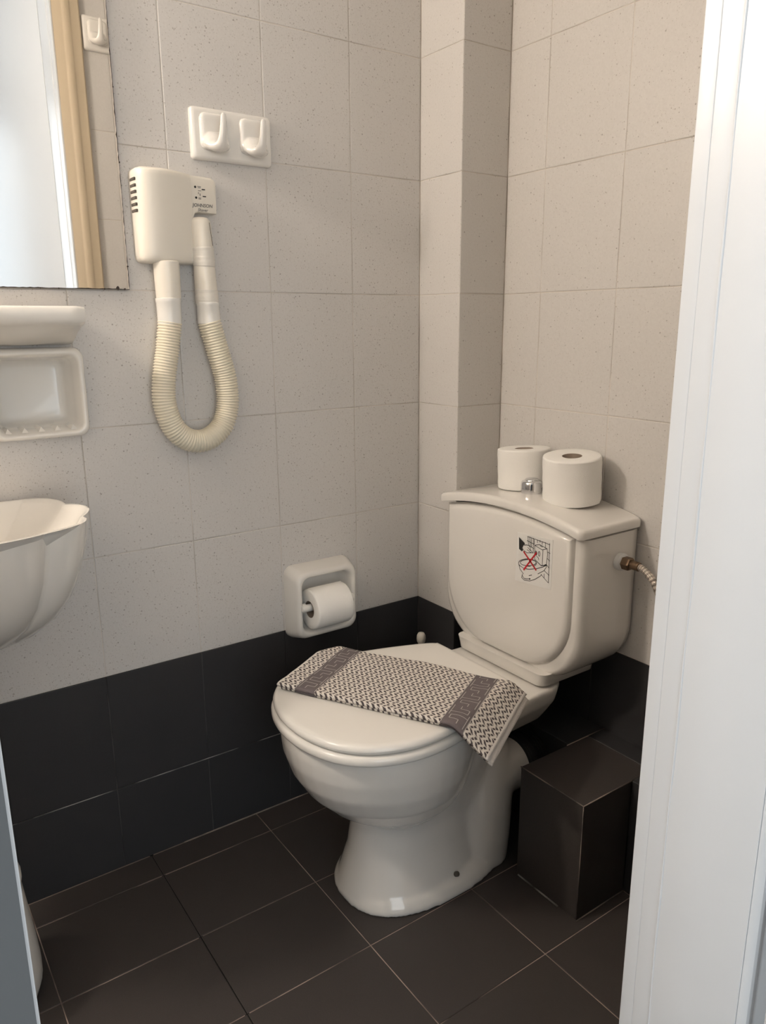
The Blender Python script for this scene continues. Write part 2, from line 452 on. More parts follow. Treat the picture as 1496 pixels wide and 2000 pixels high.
# facing -x: u=(0,-1,0), n=(-1,0,0): n x u = (0,0,1)
HY0, HY1, HZ = DY0-AW, DY1+AW, DZ+AW
def clip(a, b, z0, z1):
    # a,b are u = -y
    y0, y1 = -b, -a; out = []
    if y0 >= HY1 or y1 <= HY0 or z0 >= HZ: return [(a, b, z0, z1)]
    if y1 > HY1+.004: out.append((-y1, -HY1, z0, z1))
    if y0 < HY0-.004: out.append((-HY0, -y0, z0, z1))
    if z1 > HZ: out.append((-min(y1, HY1), -max(y0, HY0), HZ, z1))
    return out
colsR = [-PD]
for y in (-.045, .155, .355, .5, .7, .9, 1.1, 1.3, 1.5, 1.7, -YF): colsR.append(y)
tiled(wr_, (XR, 0, 0), (0, -1, 0), (-1, 0, 0), colsR, skip=clip)

# ceiling
ce_ = box('ceiling', (-.12, YF-.12, CEIL), (X_OUT, PD+.12, CEIL+.076), M['plaster']); ce_['kind'] = 'structure'

# floor: slab and 20 x 25 tiles
fl_me = box_mesh('floor', (-.12, YF-.12, -.10), (1.19, PD+.12, -G), M['grout_floor'])
fl_ = link('floor', fl_me); fl_['kind'] = 'structure'
fx = [0, .075, .2775, .480, .682, .884, 1.055, 1.17]
fy = [PD, .0190, -.2290, -.4785, -.7285, -.9785, -1.2285, -1.4785, -1.7285, YF]
for a, b in zip(fx, fx[1:]):
    for c, d in zip(fy[1:], fy):
        if a > 1.05:
            c2, d2 = max(c, DY0), min(d, DY1)
            if d2-c2 < .02: continue
            lay(fl_, (0, 0, 0), (1, 0, 0), (0, 0, 1), a, b, c2, d2, 'floor', name='floor_tile')
        else:
            lay(fl_, (0, 0, 0), (1, 0, 0), (0, 0, 1), a, b, c, d, 'floor', name='floor_tile')

# boxed-in pipe: ledge along the back wall and a block beside the toilet
LZ = .252
wx_ = backing('wall_ledge', [((PW+.004, .026, 0), (XR-.004, PD-.001, LZ-G)), ((.508, -.118, 0), (.656, .05, LZ-G))])
wx_['label'] = 'dark tiled ledge boxing in the waste pipe along the back wall'
BX0, BX1, BY, LY = .500, .6620, -.1225, .018
def lay2(*a, **k): return lay(wx_, *a, **k)
lay2((0, BY, 0), (1, 0, 0), (0, -1, 0), BX0, BX1, 0, LZ, 'floor')                      # block front, lighter tile colour stands in for doorway daylight
lay2((BX1, 0, 0), (0, 1, 0), (1, 0, 0), BY, LY, 0, LZ, 'floor')                        # block right side, lightened the same way
lay2((BX0, 0, 0), (0, -1, 0), (-1, 0, 0), -LY, -BY, 0, LZ, 'dark')                     # block left side
lay2((0, 0, LZ), (1, 0, 0), (0, 0, 1), BX0, BX1, BY, .079, 'floor')                    # block top
lay2((0, 0, LZ), (1, 0, 0), (0, 0, 1), BX0, BX1, .079, PD, 'dark')
lay2((0, 0, LZ), (1, 0, 0), (0, 0, 1), PW, .302, LY, PD, 'dark')
lay2((0, 0, LZ), (1, 0, 0), (0, 0, 1), .302, BX0, LY, PD, 'dark')
lay2((0, 0, LZ), (1, 0, 0), (0, 0, 1), BX1, .865, LY, PD, 'dark')
lay2((0, 0, LZ), (1, 0, 0), (0, 0, 1), .865, XR, LY, PD, 'dark')
lay2((0, LY, 0), (1, 0, 0), (0, -1, 0), PW, .302, 0, LZ, 'dark')
lay2((0, LY, 0), (1, 0, 0), (0, -1, 0), .302, BX0, 0, LZ, 'dark')
lay2((0, LY, 0), (1, 0, 0), (0, -1, 0), BX1, .865, 0, LZ, 'dark')
lay2((0, LY, 0), (1, 0, 0), (0, -1, 0), .865, XR, 0, LZ, 'dark')

# grout beads along the block's arrises and where tiles meet the floor
def bead(parent, a, b, w=.0012, mat='grout_edge', name='grout_bead'):
    mk(name, *loft(tube([a, b], w, 8)), M[mat], parent)
e_ = .0006
bead(wx_, (BX0, BY+e_, LZ-e_), (BX1, BY+e_, LZ-e_)); bead(wx_, (BX1-e_, BY, LZ-e_), (BX1-e_, LY, LZ-e_)); bead(wx_, (BX1-e_, BY+e_, .001), (BX1-e_, BY+e_, LZ), .0009)
bead(wx_, (BX0+.006, BY-.0005, .0006), (BX0+.115, BY-.0005, .0006), .0018, 'grout_streak'); bead(wx_, (BX1+.0005, BY, .0006), (BX1+.0005, LY, .0006), .0013)
bead(wx_, (BX0+e_, LY-.004, LZ-e_), (BX0+e_, PD, LZ-e_), .0012)
bead(wl_, (-.0003, -1.45, Z_MID), (-.0003, -.02, Z_MID), .0009, 'grout_streak'); bead(wl_, (.0006, -.655, .0006), (.0006, -.05, .0006), .0016)

# ------------------------------------------------------------------ door frame, leaf, and the adjoining room
d1 = thing('door_1', (1.1, DY1, 0), kind='structure')
def dpart(name, lo, hi, mat='paint', bevel=.002, parent=d1):
    return box(name, [a-b for a, b in zip(lo, (1.1, DY1, 0))], [a-b for a, b in zip(hi, (1.1, DY1, 0))], M[mat], parent, bevel, 3)
XS = 1.077      # seam between the jamb lining and the frame
for nm, y0, y1, s in (('jamb', DY1, DY1+JB, 1), ('jamb', DY0-JB, DY0, -1)):
    dpart('jamb', (1.0562, y0, 0), (XS, y1, DZ+JB), bevel=.0004)
    dpart('jamb_lip', (1.0400, y0 if s > 0 else y1-.005, 0), (1.0563, y0+.005 if s > 0 else y1, DZ+JB), bevel=.0012)
    dpart('frame_board', (XS, y0-(.0006 if s > 0 else 0), 0), (1.168, y1+(0 if s > 0 else .0006), DZ+JB), bevel=.0006)
    # paint ridge along the seam
    ys = DY1-.0002 if s > 0 else DY0+.0002
    path = [(XS-1.1+.0006*math.sin(z*9)+.0003*math.sin(z*37), ys-DY1, z) for z in [k*DZ/90 for k in range(91)]]
    rr = [.0009+.0007*abs(math.sin(k*.37)) for k in range(91)]
    mk('paint_ridge', *loft(tube(path, rr, 8)), M['paint'], d1)
    # bedroom architrave with its bead
    ya, yb = (DY1+.0, DY1+.09) if s > 0 else (DY0-.09, DY0)
    prof = [(1.1684, .0), (1.172, .0005), (1.176, .004), (1.1765, .009), (1.174, .013), (1.174, .020), (1.182, .024), (1.187, .030), (1.187, .075), (1.182, .085), (1.1605, .09), (1.1605, .0305), (1.1684, .0305)]
    rings = [[(px-1.1, (DY1+o_ if s > 0 else DY0-o_)-DY1, z) for px, o_ in prof] for z in (0, DZ+.09)]
    if s > 0: mk('architrave', *loft(rings), M['paint'], d1, angle=35)
    # bathroom architrave, moulded
    prof = [(1.0562, .0052), (1.0405, .0052), (1.0400, .006), (1.0400, .029), (1.0385, .033), (1.036, .037), (1.036, .050), (1.0385, .054), (1.040, .057), (1.040, .078), (1.043, AW-.001), (1.056, AW-.001)]
    rings = [[(px-1.1, (DY1+o_ if s > 0 else DY0-o_)-DY1, z) for px, o_ in prof] for z in (0, DZ+.03)]
    mk('inner_architrave', *loft(rings), M['cream_paint'], d1, angle=35)
dpart('head_jamb', (1.040, DY0, DZ), (1.168, DY1, DZ+JB))
dpart('head_architrave', (1.040, DY0-AW+.001, DZ+.031), (1.0558, DY1+AW-.001, DZ+AW-.001), mat='cream_paint', bevel=.004)
# the leaf stands open into the bedroom, hinged on the right
leaf = box('door_leaf', (0, 0, .012), (.585, .038, DZ-.004), M['paint'], d1, .002, 2, loc=(1.192-1.1, .003, 0), rot=(0, 0, math.radians(-13)))
hd = mk('handle', *merge(loft(lathe([(.024, 0), (.024, -.006), (.010, -.008), (.010, -.045)], 20, (.535, 0, 1.0), 'Y')), loft(tube([(.545, -.045, 1.0), (.50, -.048, 1.0), (.43, -.046, 1.0)], .009, 12))), M['chrome'], leaf, angle=40)

BX = WIN[4]; BYN = -2.60; BYF = .55
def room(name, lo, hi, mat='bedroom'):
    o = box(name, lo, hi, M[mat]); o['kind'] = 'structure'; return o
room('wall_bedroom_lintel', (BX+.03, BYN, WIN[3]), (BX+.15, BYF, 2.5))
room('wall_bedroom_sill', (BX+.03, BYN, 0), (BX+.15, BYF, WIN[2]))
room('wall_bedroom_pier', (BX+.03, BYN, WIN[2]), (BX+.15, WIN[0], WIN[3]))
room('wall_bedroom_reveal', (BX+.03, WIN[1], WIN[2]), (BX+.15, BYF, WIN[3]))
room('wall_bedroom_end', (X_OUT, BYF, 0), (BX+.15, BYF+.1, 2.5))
room('wall_bedroom_side', (1.05, BYN-.1, 0), (ADDED_WIN[0], BYN-.03, 2.5))
room('wall_bedroom_side_far', (ADDED_WIN[1], BYN-.1, 0), (BX+.15, BYN-.03, 2.5))
room('wall_bedroom_side_sill', (ADDED_WIN[0], BYN-.1, 0), (ADDED_WIN[1], BYN-.03, ADDED_WIN[2]))  # wall pieces round the side opening added for light
room('wall_bedroom_side_lintel', (ADDED_WIN[0], BYN-.1, ADDED_WIN[3]), (ADDED_WIN[1], BYN-.03, 2.5))
# plaster on the bedroom face of the door wall, shade put into its grey
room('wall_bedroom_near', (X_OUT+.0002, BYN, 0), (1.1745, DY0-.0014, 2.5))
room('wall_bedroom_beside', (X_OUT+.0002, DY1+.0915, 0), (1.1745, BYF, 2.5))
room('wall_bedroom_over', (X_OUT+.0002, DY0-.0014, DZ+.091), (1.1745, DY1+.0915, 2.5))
room('floor_bedroom', (1.19, BYN, -.1), (BX+.03, BYF, -.002), 'wood')
room('ceiling_bedroom', (X_OUT, BYN-.1, 2.5), (BX+.15, BYF+.1, 2.6), 'plaster')

# drawn artwork and measured curves (metres)
STICKER_LINES= [[(-0.0257, 0.0291), (-0.0291, 0.0261), (-0.0318, 0.0209), (-0.0317, 0.0179), (-0.0285, 0.0156)], [(-0.027, 0.0258), (-0.0202, 0.0282), (-0.0142, 0.0281), (-0.0106, 0.0252), (-0.0098, 0.0202), (-0.0027, 0.0152)], [(-0.0187, 0.0187), (-0.0076, 0.0147)], [(-0.0274, 0.0143), (-0.0183, 0.012), (-0.0056, 0.0152)], [(-0.017, 0.0237), (-0.0097, 0.0187)], [(-0.0192, 0.046), (-0.0015, 0.0453), (0.0159, 0.0445), (0.0293, 0.044), (0.041, 0.0428)], [(-0.0197, 0.0373), (-0.0008, 0.0343)], [(-0.0132, 0.0283), (-0.0003, 0.0251)], [(-0.0182, 0.0463), (-0.0152, 0.0286)], [(-0.0128, 0.0464), (-0.0113, 0.0295)], [(-0.0083, 0.0459), (-0.0077, 0.0259)], [(-0.003, 0.0464), (-0.0017, 0.0154)], [(-0.0, 0.0456), (0.0002, 0.0338)], [(0.0077, 0.0452), (0.0081, 0.0394)], [(0.0149, 0.0461), (0.0152, 0.0418)], [(0.0207, 0.0442), (0.0211, 0.0388)], [(0.0292, 0.0451), (0.0299, 0.0335)], [(0.0404, 0.0455), (0.0404, 0.0229), (0.0417, -0.0047), (0.0417, -0.0351)], [(0.036, 0.027), (0.0426, 0.0257)], [(0.0358, 0.0137), (0.0426, 0.0103)], [(0.0348, 0.0002), (0.0421, -0.0045)], [(0.0299, -0.013), (0.0426, -0.0192)], [(0.0219, -0.0234), (0.0417, -0.0351)], [(0.0298, -0.0197), (0.0304, -0.0285)], [(0.0012, 0.0325), (0.0145, 0.0372), (0.0346, 0.0332), (0.0217, 0.0279), (0.0012, 0.0325)], [(0.0012, 0.0325), (0.0029, 0.0031)], [(0.0236, 0.0276), (0.0237, 0.0114), (0.0236, -0.0028)], [(0.0347, 0.0329), (0.0363, 0.0219), (0.0347, 0.0024)], [(0.0029, 0.0038), (0.0109, -0.0001), (0.0208, -0.0046), (0.0283, -0.0023), (0.0342, 0.0015)], [(0.0039, 0.003), (0.0114, -0.0007), (0.0208, -0.0051), (0.0283, -0.0028), (0.0343, 0.0008)], [(0.0079, 0.0178), (0.0079, 0.0165), (0.0076, 0.0153), (0.0071, 0.0143), (0.0065, 0.0135), (0.0057, 0.0132), (0.005, 0.0132), (0.0043, 0.0136), (0.0037, 0.0143), (0.0033, 0.0154), (0.0031, 0.0166), (0.0032, 0.0179), (0.0034, 0.0191), (0.0039, 0.0201), (0.0045, 0.0209), (0.0053, 0.0212), (0.006, 0.0212), (0.0067, 0.0208), (0.0073, 0.0201), (0.0077, 0.019), (0.0079, 0.0178)], [(0.0163, 0.0184), (0.0162, 0.0169), (0.016, 0.0155), (0.0156, 0.0143), (0.0151, 0.0135), (0.0145, 0.0131), (0.0138, 0.0132), (0.0132, 0.0137), (0.0126, 0.0146), (0.0123, 0.0159), (0.0121, 0.0173), (0.0121, 0.0188), (0.0123, 0.0202), (0.0127, 0.0214), (0.0133, 0.0222), (0.0139, 0.0226), (0.0145, 0.0225), (0.0152, 0.022), (0.0157, 0.0211), (0.0161, 0.0198), (0.0163, 0.0184)], [(0.0155, 0.0352), (0.0223, 0.0339)], [(0.0083, 0.0112), (0.0123, 0.0092), (0.014, 0.0052)], [(-0.0375, -0.0195), (-0.0398, -0.0183), (-0.0409, -0.0166), (-0.0409, -0.0146), (-0.0397, -0.0123), (-0.0374, -0.0099), (-0.034, -0.0075), (-0.0299, -0.0052), (-0.025, -0.0031), (-0.0198, -0.0013), (-0.0145, 0.0001), (-0.0092, 0.0011), (-0.0043, 0.0015), (-0.0, 0.0015), (0.0035, 0.0009), (0.0061, -0.0001), (0.0077, -0.0016), (0.0081, -0.0035), (0.0075, -0.0056), (0.0057, -0.0079), (0.0029, -0.0102)], [(0.0071, -0.0022), (0.0062, -0.0044), (0.0033, -0.007), (-0.0013, -0.0096), (-0.0072, -0.012), (-0.0139, -0.0141), (-0.0206, -0.0156), (-0.0267, -0.0162), (-0.0317, -0.0161), (-0.0349, -0.0151), (-0.0361, -0.0134), (-0.0351, -0.0111), (-0.0321, -0.0085), (-0.0273, -0.0059), (-0.0213, -0.0034), (-0.0146, -0.0014), (-0.0079, 0.0), (-0.0019, 0.0006), (0.0029, 0.0004), (0.006, -0.0005), (0.0071, -0.0022)], [(-0.0405, -0.0165), (-0.0364, -0.027), (-0.0258, -0.0349)], [(-0.0399, -0.0194), (-0.0265, -0.0228), (-0.0115, -0.0211), (0.0098, -0.0139), (0.0248, -0.0069), (0.0344, -0.0007)], [(0.0348, 0.0002), (0.0346, -0.0043), (0.029, -0.0132), (0.0133, -0.0242)], [(-0.0288, -0.0357), (-0.0309, -0.044), (-0.0231, -0.0472), (-0.0082, -0.045), (0.0062, -0.0375), (0.0202, -0.0268), (0.0228, -0.0224)], [(-0.0286, -0.0395), (-0.0243, -0.0437), (-0.0163, -0.043), (-0.0064, -0.0403)], [(-0.0064, -0.0403), (-0.0095, -0.0396)], [(-0.0064, -0.0403), (-0.0093, -0.0426)], [(-0.0107, -0.0346), (-0.003, -0.031)], [(-0.0197, -0.0164), (-0.0079, -0.0141)]]
SLEEVE= [(-0.0424, 0.0396), (-0.0258, 0.0306), (-0.031, 0.0241), (-0.0327, 0.0184), (-0.0295, 0.0146), (-0.0333, 0.0114), (-0.0411, 0.0148)]
RED= [[(-0.0273, 0.0121), (0.008, -0.0174)], [(0.0069, 0.0183), (-0.0253, -0.0255)]]
HOSE= [(-0.6177, 1.1274), (-0.6262, 1.0794), (-0.6374, 1.0234), (-0.6401, 0.9758), (-0.6275, 0.9312), (-0.6049, 0.9065), (-0.5785, 0.898), (-0.5505, 0.9036), (-0.5242, 0.9278), (-0.512, 0.9675), (-0.5134, 1.0177), (-0.5253, 1.0673), (-0.5383, 1.1271)]

# ------------------------------------------------------------------ toilet
TX = .354
def toilet():
    t = thing('toilet', (TX, -.25, 0), 'cream ceramic close-coupled toilet with the seat cover closed', 'toilet')
    O = (-TX, .25, 0)
    def sh(V): return [(v[0]+O[0], v[1]+O[1], v[2]+O[2]) for v in V]
    # --- plan outline of seat and rim: half width against y
    WT = [(-.567, 0), (-.5655, .03), (-.560, .060), (-.550, .090), (-.535, .119), (-.51, .148), (-.48, .1685), (-.44, .184), (-.40, .1905), (-.36, .190), (-.32, .184), (-.27, .172), (-.22, .156), (-.17, .137), (-.145, .126), (-.130, .115), (-.126, .104), (-.125, .0)]
    def outline(off=0.0, n=64, tab=WT, yc=-.345):
        right = [(w, y) for y, w in tab]
        left = [(-w, y) for y, w in tab[::-1]][1:-1]
        P = [Vector((w, y, 0)) for w, y in right+left]
        C = catmull(P+[P[0]], 4)[:-1]
        out = []
        for p in C:
            d = Vector((p.x, p.y-yc, 0)); l = d.length
            q = d*((l+off)/l); out.append((q.x, q.y+yc))
        return out
    def slab(z0, z1, r, off=0.0, dome=0.0):
        rings = []
        for z, o_ in ((z0, -r*.8), (z0+r*.3, -r*.25), (z0+r*.9, 0), (z1-r*1.2, 0), (z1-r*.5, -r*.3), (z1-r*.12, -r*.9), (z1, -r*2.0)):
            rings.append([(TX+x, y, z) for x, y in outline(off+o_)])
        for k in (.75, .5, .25, .05):
            base = outline(off-r*2.0)
            rings.append([(TX+x*k, -.345+(y+.345)*k, z1+dome*(1-k*k)) for x, y in base])
        return loft(rings)
    # --- bowl and pedestal, fused
    def egg(cy, a, bf, bb, z, n=40, p=2.0):
        out = []
        for j in range(n):
            an = 2*PI*j/n; c, s = math.cos(an), math.sin(an)
            x = a*math.copysign(abs(c)**(2/p), c); y = (bb if s > 0 else bf)*math.copysign(abs(s)**(2/p), s)
            out.append((TX+x, cy+y, z))
        return out
    bowl = [egg(-.36, .182, .198, .20, .392), egg(-.36, .185, .201, .20, .388), egg(-.36, .186, .203, .20, .37), egg(-.36, .184, .200, .19, .34), egg(-.358, .176, .189, .18, .30), egg(-.353, .161, .170, .17, .26), egg(-.345, .138, .142, .15, .222), egg(-.335, .108, .108, .12, .19), egg(-.325, .07, .07, .08, .165), egg(-.32, .02, .02, .03, .155)]
    front = [egg(-.30, .118, .158, .19, 0, p=2.15), egg(-.30, .117, .158, .19, .012, p=2.15), egg(-.30, .107, .148, .19, .045, p=2.15), egg(-.30, .092, .134, .19, .095, p=2.15), egg(-.30, .085, .126, .19, .15, p=2.15), egg(-.30, .088, .126, .19, .20, p=2.15), egg(-.30, .10, .13, .19, .25, p=2.3)]
    foot = [egg(-.27, .128, .188, .195, 0, p=2.4), egg(-.27, .128, .188, .195, .010, p=2.4), egg(-.27, .122, .182, .19, .024, p=2.4), egg(-.27, .109, .170, .18, .036, p=2.4)]
    rear = [egg(-.145, .112, .075, .074, 0, p=2.25), egg(-.145, .113, .075, .075, .06, p=2.6), egg(-.14, .110, .07, .08, .14, p=2.5), egg(-.13, .100, .07, .085, .20, p=2.4), egg(-.13, .085, .06, .08, .245), egg(-.13, .05, .04, .05, .265)]
    web = [egg(-.24, .086, .12, .13, .0, p=2.6), egg(-.24, .074, .12, .13, .12, p=2.6), egg(-.23, .10, .14, .12, .25, p=2.6), egg(-.2, .11, .16, .12, .32, p=2.6)]
    deck = []
    for z, s in ((.30, .70), (.325, .82), (.355, .95), (.385, 1.0), (.391, .985)):
        deck.append([(TX+x*s, y if y < -.2 else -.2+(y+.2)*(.75+.25*s), z) for x, y in [(-.172, -.26), (-.150, -.18), (-.140, -.08), (-.134, -.01), (-.115, .018), (.115, .018), (.134, -.01), (.140, -.08), (.150, -.18), (.172, -.26)]])
    outlet = tube([(TX+.045, -.12, .182), (TX+.045, -.036, .182), (TX+.045, -.030, .182)], [.057, .055, .052], 28)
    VF = merge(loft(bowl), loft(front), loft(foot), loft(rear), loft(web), loft(deck), loft(outlet))
    remeshed('bowl', (sh(VF[0]), VF[1]), M['ceramic'], t, voxel=.0042, smooth_it=9)
    # bolt hole with its rim
    hp = (TX+.1135-TX, -.258+.25, .041)
    hole = mk('bolt_hole', *loft(lathe([(.0052, -.006), (.0052, .0012), (.0040, .0018)], 18, (0, 0, 0), 'X')), M['plastic_dark'], t)
    hole.location = hp; hole.rotation_euler = (0, math.radians(-38), math.radians(-4))
    # seat ring and cover
    V, F = slab(.3945, .4135, .006, .004); seat = mk('seat', sh(V), F, M['seat'], t, angle=60)
    V, F = slab(.4150, .4325, .0075, .000, .0012); mk('seat_cover', sh(V), F, M['seat'], t, angle=60)
    for sx in (-.075, .075):
        mk('hinge', *loft(lathe([(.006, -.03), (.0105, -.028), (.0105, .028), (.006, .03)], 16, (sx, -.112+.25, .4045), 'X')), M['seat'], t)
    for sx in (-.12, .12):
        pass
    return t
toilet()

def cistern():
    x0, x1 = .1505, .5545; cx = (x0+x1)/2; zt = .722
    c = thing('cistern', (cx, .04, .396), 'cream ceramic toilet cistern with raised rounded front panel', 'cistern')
    O = Vector((-cx, -.04, -.396))
    def sh(V): return [Vector(v)+O for v in V]
    YB = .1285; YFR = -.036
    def arch(x): # height of the top edge
        u = (x-cx)/((x1-x0)/2); return zt + .024*(1-u*u)
    # body: U outline in x,z swept along y with softened front edge
    def uout(inset, zb, rad, top=0.0, n=12, hw=None):
        hw = (x1-x0)/2-inset if hw is None else hw; P = []
        for k in range(n+1):  # right lower corner up
            a = -PI/2+PI/2*k/n; P.append((cx+hw-rad+rad*math.cos(a), zb+rad+rad*math.sin(a)))
        m = 14
        for k in range(m+1):
            x = cx+hw-2*hw*k/m; P.append((x, arch(x)-top))
        for k in range(n+1):
            a = PI+PI/2*k/n; P.append((cx-hw+rad+rad*math.cos(a), zb+rad+rad*math.sin(a)))
        return P
    def ring(inset, zb, rad, y, top=.001, lean=0.0, hw=None):
        return [(x, y + lean*max(0, (.60-z)/.2)**2, z) for x, z in uout(inset, zb, rad, top, hw=hw)]
    rings = [ring(.006, .418, .105, YB), ring(.002, .411, .105, YB-.004), ring(.0, .409, .105, YB-.02), ring(.0, .409, .105, YFR+.022), ring(.002, .411, .105, YFR+.010), ring(.007, .416, .104, YFR+.0025), ring(.0135, .4215, .101, YFR)]
    V, F = loft(rings); mk('body', sh(V), F, M['ceramic'], c, angle=50)
    # raised front panel
    def pr(i, y): return ring(.020+i, .4275+i, .125, y, top=.003+i)
    rings = [pr(-.001, YFR+.002), pr(0.0, YFR-.002), pr(.0025, YFR-.008), pr(.006, YFR-.0118), pr(.012, YFR-.0135), pr(.03, YFR-.014)]
    V, F = loft(rings); mk('front_panel', sh(V), F, M['ceramic'], c, angle=50)
    # foot plate
    rings = []
    for z, s in ((.3965, .982), (.3985, 1.0), (.409, 1.012), (.425, 1.04)):
        rings.append([(cx+a*s, .0265+b*s, z) for a, b in rrect(.264, .164, .020)])
    V, F = loft(rings); mk('foot_plate', sh(V), F, M['ceramic'], c, angle=50)
    # arched lid
    rings = []; n = 30; hw = (x1-x0)/2+.0065
    for (dz, off) in ((.0030, -.004), (.0040, -.0005), (.0070, .0), (.0150, .0), (.0195, -.0012), (.0220, -.004), (.0230, -.009)):
        o_ = [];
        W = hw+off; y0 = YFR-.0175-off; y1 = YB+.002+off; r = .012
        pts = []
        for k in range(n+1): pts.append((cx-W+r+(2*W-2*r)*k/n, y0))
        for k in range(1, 5): a = -PI/2+PI/2*k/5; pts.append((cx+W-r+r*math.cos(a), y0+r+r*math.sin(a)))
        pts.append((cx+W, y0+r)); pts.append((cx+W, y1-r))
        for k in range(1, 5): a = PI/2*k/5; pts.append((cx+W-r+r*math.cos(a), y1-r+r*math.sin(a)))
        for k in range(n+1): pts.append((cx+W-r-(2*W-2*r)*k/n, y1))
        for k in range(1, 5): a = PI/2+PI/2*k/5; pts.append((cx-W+r+r*math.cos(a), y1-r+r*math.sin(a)))
        pts.append((cx-W, y1-r)); pts.append((cx-W, y0+r))
        for k in range(1, 5): a = PI+PI/2*k/5; pts.append((cx-W+r+r*math.cos(a), y0+r+r*math.sin(a)))
        rings.append([(x, y, arch(min(x1, max(x0, x)))+dz+.001) for x, y in pts])
    # cap as strips across y so that the arch stays smooth
    V = [v for r_ in rings for v in r_]; m = len(rings[0]); F = []
    for i in range(len(rings)-1):
        for j in range(m): F.append((i*m+j, i*m+(j+1) % m, (i+1)*m+(j+1) % m, (i+1)*m+j))
    for base, flip in ((0, True), ((len(rings)-1)*m, False)):
        fr = list(range(0, n+1)); bk = [n+1+4+2+4+(n-k) for k in range(n+1)]
        for k in range(n):
            q = (base+fr[k], base+fr[k+1], base+bk[k+1], base+bk[k]); F.append(q[::-1] if flip else q)
        F.append(tuple(base+i for i in range(n, bk[n]+1))); F.append(tuple(base+i for i in list(range(bk[0], m))+[0]))
    mk('lid', sh(V), F, M['ceramic'], c, angle=45)
    # push button
    zb = arch(.346)+.0235
    V, F = loft(lathe([(.0225, -.004), (.0230, 0), (.0230, .019), (.0220, .0235), (.0195, .0265), (.0165, .0275), (.016, .0262), (.0155, .0285), (.012, .0315), (.006, .0328), (.0005, .033)], 36, (.346, .036, zb)))
    mk('push_button', sh(V), F, M['chrome'], c, angle=45)
    # sticker, drawn line by line
    yst = YFR-.0146
    SC = (.4427, .6587)
    q = [(-.0469, .0484), (.0482, .0539), (.0486, -.0476), (-.0499, -.0548)]
    V = [(SC[0]+a, yst, SC[1]+b) for a, b in q]+[(SC[0]+a, yst+.0007, SC[1]+b) for a, b in q]
    st = mk('sticker', sh(V), [(0, 1, 2, 3), (7, 6, 5, 4), (0, 4, 5, 1), (1, 5, 6, 2), (2, 6, 7, 3), (3, 7, 4, 0)], M['sticker'], c, smooth=False)
    st['label'] = 'white pictogram sticker with a red cross on the cistern front'
    def strokes(lines, w, dy):
        V = []; F = []
        for l in lines:
            for (a, b), (c2, d) in zip(l, l[1:]):
                dx, dz = c2-a, d-b; L = math.hypot(dx, dz)
                if L < 1e-6: continue
                ux, uz = dx/L*w*.3, dz/L*w*.3; nx, nz = -dz/L*w/2, dx/L*w/2; o = len(V)
                for px, pz in ((a-ux+nx, b-uz+nz), (c2+ux+nx, d+uz+nz), (c2+ux-nx, d+uz-nz), (a-ux-nx, b-uz-nz)):
                    V.append((SC[0]+px, yst-dy, SC[1]+pz))
                F.append((o, o+1, o+2, o+3))
        return V, F
    V, F = strokes(STICKER_LINES, .00125, .0003); mk('line_drawing', sh(V), F, M['black'], st, smooth=False)
    V = [(SC[0]+a, yst-.0004, SC[1]+b) for a, b in SLEEVE]; mk('sleeve_print', sh(V), [tuple(range(len(V)))], M['black'], st, smooth=False)
    V, F = strokes(RED, .0036, .0006); mk('red_cross', sh(V), F, M['red'], st, smooth=False)
    return c
cistern()

# supply hose on the cistern's side
def supply():
    p0 = Vector((.5552, .071, .664))
    h = thing('supply_hose', p0, 'braided steel water hose with brass nut at the cistern side', 'hose')
    mk('washer', *loft(lathe([(.0175, 0), (.0175, .009), (.0150, .0115), (.011, .012)], 24, (0, 0, 0), 'X')), M['ptfe'], h, angle=40)
    mk('brass_nut', *loft(lathe([(.0125, .010), (.0135, .012), (.0135, .026), (.0120, .029), (.008, .029)], 6, (0, 0, 0), 'X')), M['brass'], h, smooth=False)
    mk('ferrule', *loft(lathe([(.0085, .027), (.0090, .029), (.0090, .047), (.0080, .048)], 20, (0, 0, 0), 'X')), M['brass'], h, angle=40)
    path = catmull([(.046, 0, 0), (.062, -.001, -.004), (.085, -.003, -.022), (.103, -.004, -.055), (.112, -.002, -.110), (.110, .02, -.20), (.105, .045, -.285)], 8)
    R = tube(path, .0068, 14); V, F = loft(R)
    o = mk('braided_hose', V, F, M['braid'], h)
    uvl = o.data.uv_layers.new(name='UVMap')
    for poly in o.data.polygons:
        for li, vi in zip(poly.loop_indices, poly.vertices):
            uvl.data[li].uv = ((vi % 14)/14*2*PI/6.283, (vi//14)*.006)
    mk('stop_valve', *loft(lathe([(.011, -.015), (.011, .02), (.018, .021), (.018, .026)], 18, (.105, .03, -.30), 'Y')), M['chrome'], h, angle=40)
supply()

# waste connector between the toilet outlet and the ledge
def waste():
    w = thing('waste_connector', (TX+.045, -.032, .182), 'black rubber waste connector behind the toilet pan', 'pipe')
    prof = [(.060, -.012), (.063, -.009), (.063, .010), (.058, .012)]
    for k in range(4):
        y = .014+k*.0075; prof += [(.053, y), (.058, y+.0025), (.058, y+.005)]
    prof += [(.052, .0445), (.052, .0495)]
    V, F = loft(lathe(prof, 28, (0, 0, 0), 'Y')); mk('bellows', V, F, M['rubber'], w, angle=50)
    V, F = loft(lathe([(.0645, -.0075), (.0650, -.0055), (.0650, .0035), (.0645, .0055)], 28, (0, 0, 0), 'Y')); mk('clamp_band', V, F, M['rubber'], w, angle=50)
waste()

